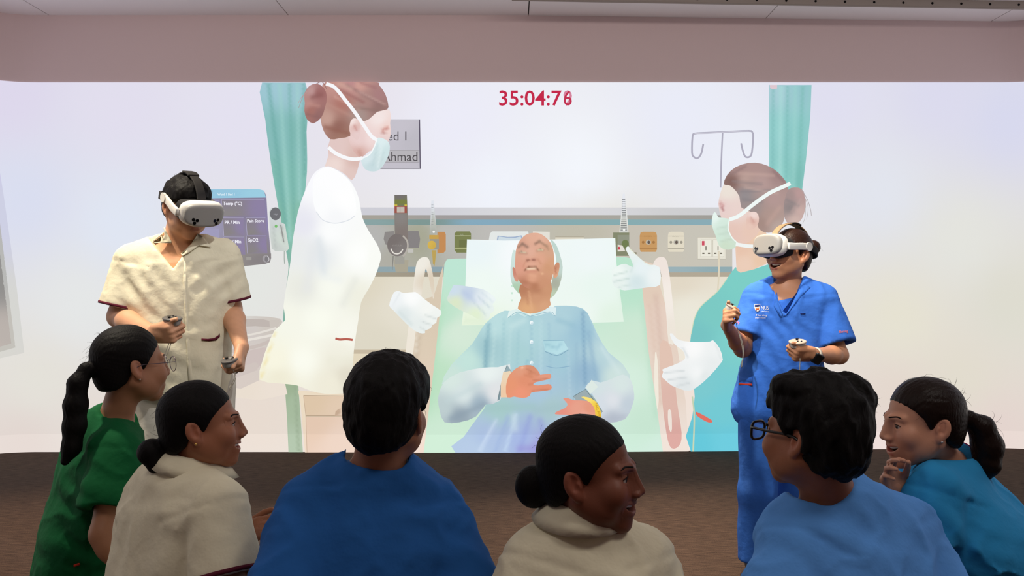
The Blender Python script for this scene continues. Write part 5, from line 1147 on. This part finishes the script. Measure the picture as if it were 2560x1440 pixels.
def controller(c, up, fw, label, grey, shell, dangle):
    """disc-headed motion controller with stub grip, thumb stick and wrist lanyard"""
    up = nrm(up); fw = nrm(fw-up*(fw@up)); sd = np.cross(fw, up); M = np.array([sd, fw, up]); c = np.asarray(c)
    root = empty('motion_controller', tuple(c)); tag(root, label, 'controller', 'hand-held motion controllers')
    def lc(P): return (P-c)@M.T
    def disc(P):
        q = lc(P); return smax(((q[:, 0]/.031)**2+(q[:, 1]/.037)**2)**.5*.031-.031, np.abs(q[:, 2])-.0045, .004)
    def body(P):
        q = lc(P); d = smax(((q[:, 0]/(.029+.25*(q[:, 2])))**2+(q[:, 1]/(.035+.25*q[:, 2]))**2)**.5*.02-.02, np.abs(q[:, 2]+.013)-.011, .004)
        return smin(d, rc(q, (0, -.012, -.012), (0, -.045, -.055), .017, .015), .012)
    sdf_obj('face_plate', disc, c-.055, c+.055, .0028, grey, root, (), 1)
    sdf_obj('grip', body, c-.1, c+.1, .0035, shell, root, (), 1)
    stick = [c+up*.004+sd*.010-fw*.004, c+up*.009+sd*.010-fw*.004]; V, Fc = tube_geo(stick+[stick[1]+up*.002], [.005, .005, .0085], 12); link('thumb_stick', mesh_np('thumb_stick', V, Fc, False), CB, root)
    for x, y in ((-.010, .006), (-.014, -.008)):
        p = c+sd*x+fw*y+up*.004; V, Fc = tube_geo([p, p+up*.003], .0035, 10); link('button', mesh_np('button', V, Fc, False), CB, root)
    tube('lanyard', catmull(dangle, 6), .0016, LN, root, 5)
    return root

SHOE = mat('black_shoe', (20, 19, 20), .5, .4)
CREAM = cloth('cream_cotton', (232, 224, 196)); WHITE_T = cloth('white_trousers', (206, 200, 186)); GREEN = cloth('green_cotton', (13, 88, 48)); BLUE = cloth('blue_cotton', (38, 94, 164)); LBLUE = cloth('light_blue_cotton', (92, 152, 226)); TEAL = cloth('teal_cotton', (46, 144, 202)); SBLUE = cloth('scrub_blue', (54, 106, 196))
MAROON = mat('maroon_trim', (92, 26, 44), .8, .2); RED_T = mat('red_trim', (206, 62, 40), .8, .2)

def trims(p, m, which=('R', 'L'), w=.010):
    c = p.cl
    for k in which:
        J, E = (p.RS, p.RE) if k == 'R' else (p.LS, p.LE); en = lerp(J, E, c.get('t'+k, .72)); ax = nrm(E-J)
        band_ring('sleeve_trim', en-ax*w*.3, ax, c.get('r1', .068)-.0005, w, m, p.root, thick=.0035)

# ---- standing student in cream
fr = Frame(W(466, 519, 3.12), 131, -22, 3, .97)
man = Person('standing person in cream short-sleeved tunic wearing a white headset', fr, W(440, 622, 3.18), W(330, 668, 3.14), W(556, 652, 3.22), W(297, 792, 3.12), W(578, 772, 3.25), W(384, 834, 2.90), W(604, 868, 3.06), W(462, 1020, 3.24),
             dict(hair='short', thick=.013, top=1.1, smile=.35, rough=.004), (205, 152, 118), base=W(462, 1020, 3.24))
TH = dict(out=.35, fwd=1.0, dn=.10, c1=6, c2=0)
man.hands.append(hand_parts(man.RW, A_(1, -.40, .02), A_(-.15, -.75, -.35), A_(.05, -.30, 1), (66, 68, 70, 72), TH))
man.hands.append(hand_parts(man.LW, A_(.10, -.55, -.80), A_(.9, .2, .1), A_(-.25, -.75, .55), (64, 66, 68, 70), TH))
hz = .02
man.legs = [(A_(*(man.hip+man.lat*k*.095)[:2], .86), A_(*(man.hip+man.lat*k*.10)[:2]-A_(0, .02), .48), A_(*(man.hip+man.lat*k*.11)[:2]+A_(0, .02), .09), None) for k in (1, -1)]
man.legs = [(a, b, c, c) for a, b, c, d in man.legs]
man.build_skin()
man.build_shirt('tunic', CREAM, hem=.842, V=.085, Vw=.060, nr=.066, r0=.074, r1=.082, tR=.80, tL=.82, off=.016, belly=.015, fold=.0028, seed=2,
                dirfold=[(W(350, 720, 3.0), A_(1, 0, .8), .006, .055, .12), (W(540, 700, 3.1), A_(-1, 0, .9), .006, .06, .11), (W(450, 880, 3.0), A_(.2, 0, 1), .006, .09, .16)])
man.collar(CREAM, .036, .062, 105, flare=.020)
both = lambda P: np.minimum(man.shirt_fn(P), man.skin_fn(P))
for nm, pl in (('collar_flap', [(410, 566), (417, 580), (429, 603), (428, 608), (384, 607), (398, 586)]), ('collar_flap', [(494, 584), (508, 592), (528, 618), (498, 613), (474, 630), (456, 640), (452, 634), (478, 610)])):
    decal(nm, both, [pl], 2.5, 3.4, CREAM, man.root, .010, 5)
trims(man, MAROON)
man.build_hair(HB, h=.0034, fly=90, seed=2, flen=.02)
def pants(p, m, r=(.105, .082, .075), top=None, cuff=.06, h=.009):
    L = p.legs
    def fn(P):
        d = esec(P, [(p.hip+A_(0, 0, .06), p.hw*.95, .118), (p.hip-A_(0, 0, .10), p.hw*.98, .118)], p.lat, .04)
        for a, kn, an, t in L:
            e = chain(P, [a, kn, an-A_(0, 0, .08)], list(r), .03); d = smin(d, e, .025)
        d = d+.005*wnoise(P, 18, 2, 6, (1, 1, .5))+.003*wnoise(P, 40, 3, 6, (1, 1, .6))
        return smax(d, cuff-P[:, 2], .004)
    pts = np.array([q for l_ in L for q in l_]+[p.hip]); sdf_obj('trousers', fn, np.append(pts.min(0)[:2]-.2, cuff-.02), pts.max(0)+.2, h, m, p.root, (), 1)
    f = nrm(A_(p.fwd[0], p.fwd[1], 0))
    for a, kn, an, t in L: p.shoe(an, f, SHOE)
pants(man, WHITE_T)
decal('placket', man.shirt_fn, [[(456, 634), (463, 632), (466, 720), (472, 820), (480, 930), (483, 985), (472, 985), (468, 900), (462, 800), (457, 700)]], 2.5, 3.4, CREAM, man.root, .002, 14)
decal('pocket_trim', man.shirt_fn, [[(504, 846), (520, 847), (536, 845), (546, 838), (549, 833), (550, 841), (540, 851), (522, 853), (504, 851)]], 2.5, 3.4, MAROON, man.root, .003, 6)
headset(fr, 'white headset on the standing person in cream', VS)
def in_hand(h, label, g, sh, dangle, up=None, a=.082, bt=.046, cn=.030):
    k = h['K']*1000; c = h['wr']+(h['d']*a+h['t']*bt-h['n']*cn)*k
    return controller(c, np.asarray(up, float) if up else h['t'], h['d'], label, g, sh, [c+np.asarray(v) for v in dangle])
h0, h1 = man.hands
in_hand(h0, 'dark grey controller in the raised right hand of the person in cream', CG, CW, [(0, 0, -.05), (-.012, 0, -.09), (-.025, 0, -.125), (-.018, 0, -.13), (-.005, 0, -.09), (.004, 0, -.05)], (.05, -.22, 1))
in_hand(h1, 'dark grey controller in the lowered left hand of the person in cream', CG, CW, [(.01, 0, -.03), (.02, 0, -.05), (.018, 0, -.07), (0, 0, -.105), (.003, 0, -.108), (.023, 0, -.072), (.024, 0, -.045)], (-.1, -.25, 1))

# ---- standing student in blue scrubs
fr = Frame(W(1975, 637, 3.55), -119, 8, 0, .98)
wom = Person('standing person in blue scrubs wearing a white headset and laughing', fr, W(1968, 716, 3.58), W(1893, 758, 3.58), W(2056, 758, 3.52), W(1856, 872, 3.52), W(2098, 888, 3.44), W(1817, 814, 3.34), W(2032, 886, 3.26), W(1948, 1015, 3.58),
             dict(hair='tied', thick=.008, smile=1.0, open=.9, bun=(0, -.14, .04), extra=[('ell', ((0, -.146, .058), (.032, .033, .034)))], lip=(150, 70, 64), ek=.004), (190, 132, 96), True, base=W(1948, 1015, 3.58))
wom.hands.append(hand_parts(wom.RW, A_(-.25, -.75, .55), A_(-.9, .25, .0), A_(.25, -.35, .9), (66, 68, 70, 72), TH, .92))
wom.hands.append(hand_parts(wom.LW, A_(-1, -.28, .04), A_(.0, -.75, -.5), A_(-.05, -.45, 1), (62, 66, 68, 70), TH, .92))
wom.legs = [(A_(*W(1905, 1040, 3.57)[:2], .70), W(1893, 1232, 3.50), A_(*W(1888, 1400, 3.50)[:2], .09), 0), (A_(*W(1992, 1040, 3.60)[:2], .70), W(1985, 1232, 3.60), A_(*W(1990, 1400, 3.64)[:2], .09), 0)]
wom.legs = [(a, b, c, c) for a, b, c, d in wom.legs]
wom.build_skin()
wom.teeth()
wom.build_shirt('scrub_top', SBLUE, hem=.66, V=.125, Vw=.062, nr=.060, r0=.070, r1=.085, tR=.74, tL=.80, off=.016, belly=.022, hipw=.045, Vx=.020, fold=.0032, seed=3,
                dirfold=[(W(1935, 860, 3.4), A_(1, 0, .75), .007, .06, .17), (W(2000, 960, 3.4), A_(1, 0, .8), .006, .07, .14), (W(1910, 960, 3.4), A_(1, 0, .5), .006, .07, .12)])
wom.build_hair(HBW, h=.0032, fly=50, seed=5, flen=.03)
pants(wom, SBLUE, (.105, .078, .078), cuff=.075, h=.008)
headset(fr, 'white headset on the laughing person in blue scrubs', VT)
WHT = mat('white_print', (226, 226, 224), .8, .2); ORG = mat('orange_print', (226, 112, 62), .8, .2); NAVY = mat('navy_print', (26, 44, 110), .8, .2)
sf = wom.shirt_fn
decal('neck_band', sf, [[(1930, 714), (1942, 706), (1946, 760), (1958, 788), (1950, 794), (1934, 764)], [(2026, 718), (2008, 710), (1956, 778), (1952, 794), (1964, 790)]], 3.0, 3.8, SBLUE, wom.root, .003, 6)
decal('undershirt', wom.skin_fn, [[(1946, 752), (1992, 742), (1984, 762), (1958, 790), (1948, 776)]], 3.0, 3.9, SBLUE, wom.root, .004, 6)
lg = decal('logo_shield', sf, [[(1886, 761), (1900, 760), (1900, 770), (1898, 777), (1893, 780), (1888, 776), (1886, 769)]], 3.0, 3.8, WHT, wom.root, .003, 4)
decal('logo_book', sf, [[(1887, 762), (1899, 761), (1899, 766), (1887, 767)]], 3.0, 3.8, NAVY, lg, .0045, 4)
decal('logo_lion', sf, [[(1888, 769), (1893, 770), (1898, 768), (1897, 775), (1894, 773), (1890, 777)]], 3.0, 3.8, ORG, lg, .0045, 4)
text_decal('logo_text', sf, 'NUS', 1902, 774, 14, 3.0, 3.8, WHT, wom.root, 0, 20)
text_decal('logo_text', sf, 'National University', 1902, 780, 5, 3.0, 3.8, WHT, wom.root, 0, 20)
text_decal('logo_text', sf, 'Nursing', 1890, 790, 6.5, 3.0, 3.8, WHT, wom.root, 0, 28); text_decal('logo_text', sf, 'School of Medicine', 1888, 796, 5.5, 3.0, 3.8, WHT, wom.root, 0, 26)
text_decal('sleeve_print', sf, 'Nursing', 2098, 833, 10, 3.0, 3.8, ORG, wom.root, -.12, 22); text_decal('sleeve_print', sf, 'Nursing', 1834, 802, 9, 3.0, 3.8, ORG, wom.root, .5, 15)
decal('chest_label', sf, [[(2000, 783), (2014, 783), (2013, 786), (2002, 786)]], 3.0, 3.8, NAVY, wom.root, .003, 6)
decal('pocket_hem', sf, [[(1846, 938), (1880, 942), (1880, 957), (1848, 955)]], 3.0, 3.8, SBLUE, wom.root, .006, 6)
decal('pocket_trim', sf, [[(1847, 957), (1880, 959), (1880, 964), (1847, 962)]], 3.0, 3.8, RED_T, wom.root, .009, 6)
CP = mat('controller_pale', (186, 168, 152), .45, .4); CPW = mat('controller_pale_shell', (206, 196, 184), .45, .4)
w0, w1 = wom.hands
in_hand(w0, 'pale controller in the raised right hand of the person in scrubs', CP, CPW, [(.01, 0, -.05), (.022, 0, -.10), (.036, 0, -.15), (.042, 0, -.20), (.034, 0, -.24), (.038, 0, -.242), (.044, 0, -.17), (.028, 0, -.11)], (.45, -.2, .8))
in_hand(w1, 'pale controller in the left hand of the person in scrubs above a wristwatch', CP, CPW, [(.01, 0, -.04), (.01, 0, -.08), (.009, 0, -.12), (.011, 0, -.14)], (-.05, -.25, 1))
wa = empty('wristwatch', tuple(W(2034, 886, 3.26))); tag(wa, 'smart watch with cream strap on the wrist of the person in scrubs', 'watch')
wax = nrm(wom.LW-wom.LE); wc = lerp(wom.LE, wom.LW, .94)
band_ring('strap', wc, wax, .0275, .020, mat('watch_strap', (214, 204, 186), .6, .3), wa, thick=.003)
wn = nrm(A_(.05, -.8, -.45)); wy = np.cross(wax, wn)
sdf_obj('watch_case', lambda P: rbox(P, wc+wn*.032, np.array([wax, wy, wn]), (.017, .020, .006), .005), wc-.06, wc+.06, .0025, CB, wa, (), 1)

# ---- seated group
def seat(label, frame, N, RS, LS, RE, LE, RW, LW, hip, ho, skin, fem): return Person(label, frame, N, RS, LS, RE, LE, RW, LW, hip, ho, skin, fem, group='audience seated on the carpet')

# green scrubs, long ponytail, round glasses
fr = Frame(W(327, 914, 2.50), 43, 2, 0, 1.05)
gr = seat('seated person in green scrubs with a long black ponytail', fr, W(292, 1046, 2.52), W(298, 1140, 2.40), W(236, 1108, 2.68), W(258, 1335, 2.31), W(330, 1330, 2.78), W(320, 1440, 2.30), W(400, 1440, 2.65), W(205, 1540, 2.60),
          dict(hair='tied', thick=.008, smile=.5, bun=(0, -.115, -.005), extra=[('chain', ([(0, -.098, .004), (0, -.124, .002), (0, -.148, -.035), (.002, -.156, -.095), (.004, -.162, -.155), (.004, -.172, -.215), (.004, -.190, -.250)], [.016, .018, .025, .030, .029, .024, .012]))], samp=.0008), (172, 122, 92), True)
gr.squat(cloth('dark_green_trousers', (12, 70, 42)), SHOE)
gr.build_skin(.0034, h=.009)
gr.build_shirt('scrub_top', GREEN, V=.13, Vw=.07, nr=.066, r0=.072, r1=.084, tR=.68, tL=.7, fold=.0045, seed=4, belly=.03, dirfold=[(W(190, 1330, 2.3), A_(.3, 0, 1), .008, .09, .2)])
gr.build_hair(HB, lo=(-.14, -.29, -.33), fly=70, seed=3, flen=.045)
gr.face_bits(eyes=(1,))
decal('pocket_trim', gr.shirt_fn, [[(184, 1412), (280, 1378), (281, 1384), (184, 1418)]], 1.8, 2.9, RED_T, gr.root, .008, 8)
glasses(fr, 'thin round metal glasses on the person in green', mat('gold_rim', (96, 84, 96), .3, .5, .6), .023, .023, .0011)
st = lambda fr, q, lab, c=(226, 222, 214): tag(sdf_obj('ear_stud', lambda P: sph(P, fr.pt(*q), .0032), fr.pt(*q)-.006, fr.pt(*q)+.006, .0012, mat('stud', c, .2, .6, .8), None, (), 0), lab, 'earring')
st(fr, (.083, -.008, -.034), 'small ear stud worn by the person in green scrubs')

# cream shirt, low bun
fr = Frame(W(504, 1064, 2.02), 74, 3, 0, .94)
cb = seat('seated person in cream shirt with a low loose bun laughing in profile', fr, W(462, 1196, 2.04), W(545, 1280, 1.90), W(388, 1250, 2.16), W(572, 1480, 1.84), W(470, 1490, 2.25), W(640, 1440, 2.0), W(588, 1345, 2.12), W(400, 1690, 2.08),
          dict(hair='tied', thick=.008, smile=.9, open=.5, bun=(0, -.12, -.05), extra=[('ell', ((0, -.128, -.058), (.034, .036, .036))), ('ell', ((.012, -.122, -.088), (.020, .018, .024)))], ek=.012), (158, 102, 74), True)
cb.hands.append(hand_parts(cb.LW, A_(.55, -.15, .25), A_(.3, -.5, .6), A_(.1, .8, .5), (18, 20, 22, 26), None, .9))
cb.squat(WHITE_T, SHOE, .10, knees=[None, W(648, 1462, 2.10)])
cb.build_skin(.003, h=.009); cb.teeth(); cb.face_bits(eyes=(1,))
cb.build_shirt('shirt', CREAM, nr=.062, r0=.070, r1=.084, tR=.80, tL=.75, fold=.0030, seed=5, belly=.02, dirfold=[(W(470, 1380, 2.0), A_(1, 0, -.5), .006, .08, .16)])
cb.collar(CREAM, .036, .055, 145, flare=.034, y0=.030)
trims(cb, MAROON, ('R',))
cb.build_hair(HB, lo=(-.14, -.21, -.2), fly=60, seed=8, flen=.03)
st(fr, (.084, -.008, -.034), 'gold ear stud worn by the person with the low loose bun', (220, 180, 96))

# blue scrubs, back of a short-haired head
fr = Frame(W(968, 1030, 1.79), 12, 0, 4, 1.04)
bc = seat('seated person in dark blue scrubs with short black hair, back to the camera', fr, W(938, 1158, 1.82), W(1098, 1306, 1.85), W(772, 1278, 1.80), W(1168, 1530, 1.75), W(708, 1500, 1.66), W(1050, 1600, 1.5), W(800, 1600, 1.45), W(925, 1690, 1.74),
          dict(hair='short', thick=.016, top=1.15, smile=.3, rough=.0035), (160, 108, 80), False)
bc.squat(cloth('blue_trousers', (30, 78, 150)), SHOE, .08, kz=.36, kf=.36)
bc.build_skin(.0036, h=.010)
bc.build_shirt('scrub_top', BLUE, nr=.071, r0=.074, r1=.088, tR=.92, tL=.97, fold=.005, seed=6, off=.014, V=.12, dirfold=[(W(1100, 1300, 1.7), A_(.3, 0, 1), .007, .07, .12), (W(800, 1260, 1.7), A_(1, 0, .4), .006, .08, .12)])
bc.build_hair(HB, fly=160, seed=4, flen=.022)

# cream shirt, sleek bun, face in profile
fr = Frame(W(1472, 1184, 1.66), 109, 1, 2, 1.0)
cs = seat('seated person in cream shirt with a sleek low bun, face in right profile', fr, W(1436, 1335, 1.69), W(1612, 1424, 1.72), W(1330, 1424, 1.67), W(1690, 1640, 1.66), W(1270, 1640, 1.6), W(1600, 1700, 1.4), W(1380, 1700, 1.4), W(1475, 1800, 1.62),
          dict(hair='tied', thick=.0075, smile=1.0, open=.75, bun=(0, -.12, -.05), extra=[('ell', ((0, -.122, -.035), (.036, .040, .046)))], lip=(120, 62, 52), ek=.008, gaze=(.0, .05)), (118, 68, 49), True)
cs.squat(WHITE_T, SHOE, .10)
cs.build_skin(.0026, h=.009); cs.teeth(); cs.face_bits(eyes=(1, -1))
cs.build_shirt('shirt', CREAM, nr=.060, r0=.070, r1=.082, tR=.8, tL=.8, fold=.0035, seed=7)
cs.collar(CREAM, .040, .053, 150, flare=.034, y0=.032)
cs.build_hair(HB, lo=(-.14, -.20, -.15), h=.0028, fly=60, seed=9, flen=.02)

# light blue scrubs, bushy hair and black glasses
fr = Frame(W(2030, 1090, 1.75), -38, 2, 2, 1.02)
lb = seat('seated person in light blue scrubs with bushy black hair and glasses', fr, W(2062, 1226, 1.80), W(2252, 1336, 1.88), W(1985, 1392, 1.74), W(2370, 1560, 1.80), W(1930, 1600, 1.62), W(2200, 1650, 1.5), W(2000, 1650, 1.45), W(2130, 1740, 1.72),
          dict(hair='short', thick=.024, top=1.25, smile=.4, rough=.006, extra=[('ell', ((.048, -.050, .080), (.056, .058, .060))), ('ell', ((-.024, .012, .104), (.066, .070, .034)))], ek=.004), (158, 102, 74), False)
lb.squat(cloth('light_blue_trousers', (60, 118, 190)), SHOE, .08, kz=.26, kf=.34)
lb.build_skin(.0032, h=.009); lb.face_bits(eyes=(-1,))
lb.build_shirt('scrub_top', LBLUE, nr=.074, r0=.076, r1=.090, tR=.8, tL=.8, fold=.005, seed=8, off=.016, V=.12, dirfold=[(W(2150, 1320, 1.7), A_(.6, 0, 1), .006, .09, .15)])
lb.build_hair(HB, lo=(-.15, -.2, -.2), hi=(.15, .15, .2), fly=200, seed=6, flen=.026)
glasses(fr, 'thick black rectangular glasses on the person in light blue scrubs', mat('black_rim', (14, 13, 14), .3, .5), .026, .020, .0030, 3.2)

# teal scrubs, ponytail, laughing towards the left
fr = Frame(W(2306, 1058, 2.15), -90, -3, 0, 1.0)
te = seat('seated person in teal scrubs with a brown ponytail laughing with a raised hand', fr, W(2388, 1150, 2.22), W(2372, 1236, 2.40), W(2338, 1242, 2.06), W(2290, 1400, 2.25), W(2300, 1400, 2.04), W(2246, 1232, 2.12), W(2250, 1480, 1.98), W(2560, 1500, 2.24),
          dict(hair='tied', thick=.009, smile=1.0, open=.7, bun=(0, -.11, -.02), extra=[('chain', ([(0, -.10, .000), (0, -.125, .006), (0, -.158, -.020), (0, -.172, -.070), (0, -.168, -.120), (0, -.160, -.150)], [.016, .019, .032, .038, .032, .016]))], samp=.0008, lip=(176, 76, 72)), (198, 142, 114), True)
te.hands.append(hand_parts(te.RW, A_(-.50, -.25, .80), A_(-.40, .85, .15), A_(.75, .30, .45), (30, 26, 30, 36), dict(out=.45, fwd=.9, dn=.5, c1=8, c2=8), .80))
te.squat(cloth('teal_trousers', (20, 90, 132)), SHOE)
te.build_skin(.0026, h=.009); te.teeth(); te.face_bits(eyes=(1, -1))
te.build_shirt('scrub_top', TEAL, nr=.066, r0=.072, r1=.082, tR=.7, tL=.62, fold=.005, seed=9, off=.016, belly=.02, V=.12, dirfold=[(W(2400, 1280, 2.0), A_(.7, 0, 1), .007, .08, .16)])
te.build_hair(HBR, lo=(-.14, -.25, -.22), fly=120, seed=7, flen=.04)
st(fr, (-.083, -.006, -.035), 'pearl ear stud worn by the laughing person in teal')
PK = mat('pink_undershirt', (206, 36, 110), .8, .2)
tp, bt = te.neck_axis(); nx = nrm(tp-bt)
band_ring('undershirt_collar', lerp(te.N, te.mid, .05)+nx*.004, nx, .057, .016, PK, te.root, thick=.003)
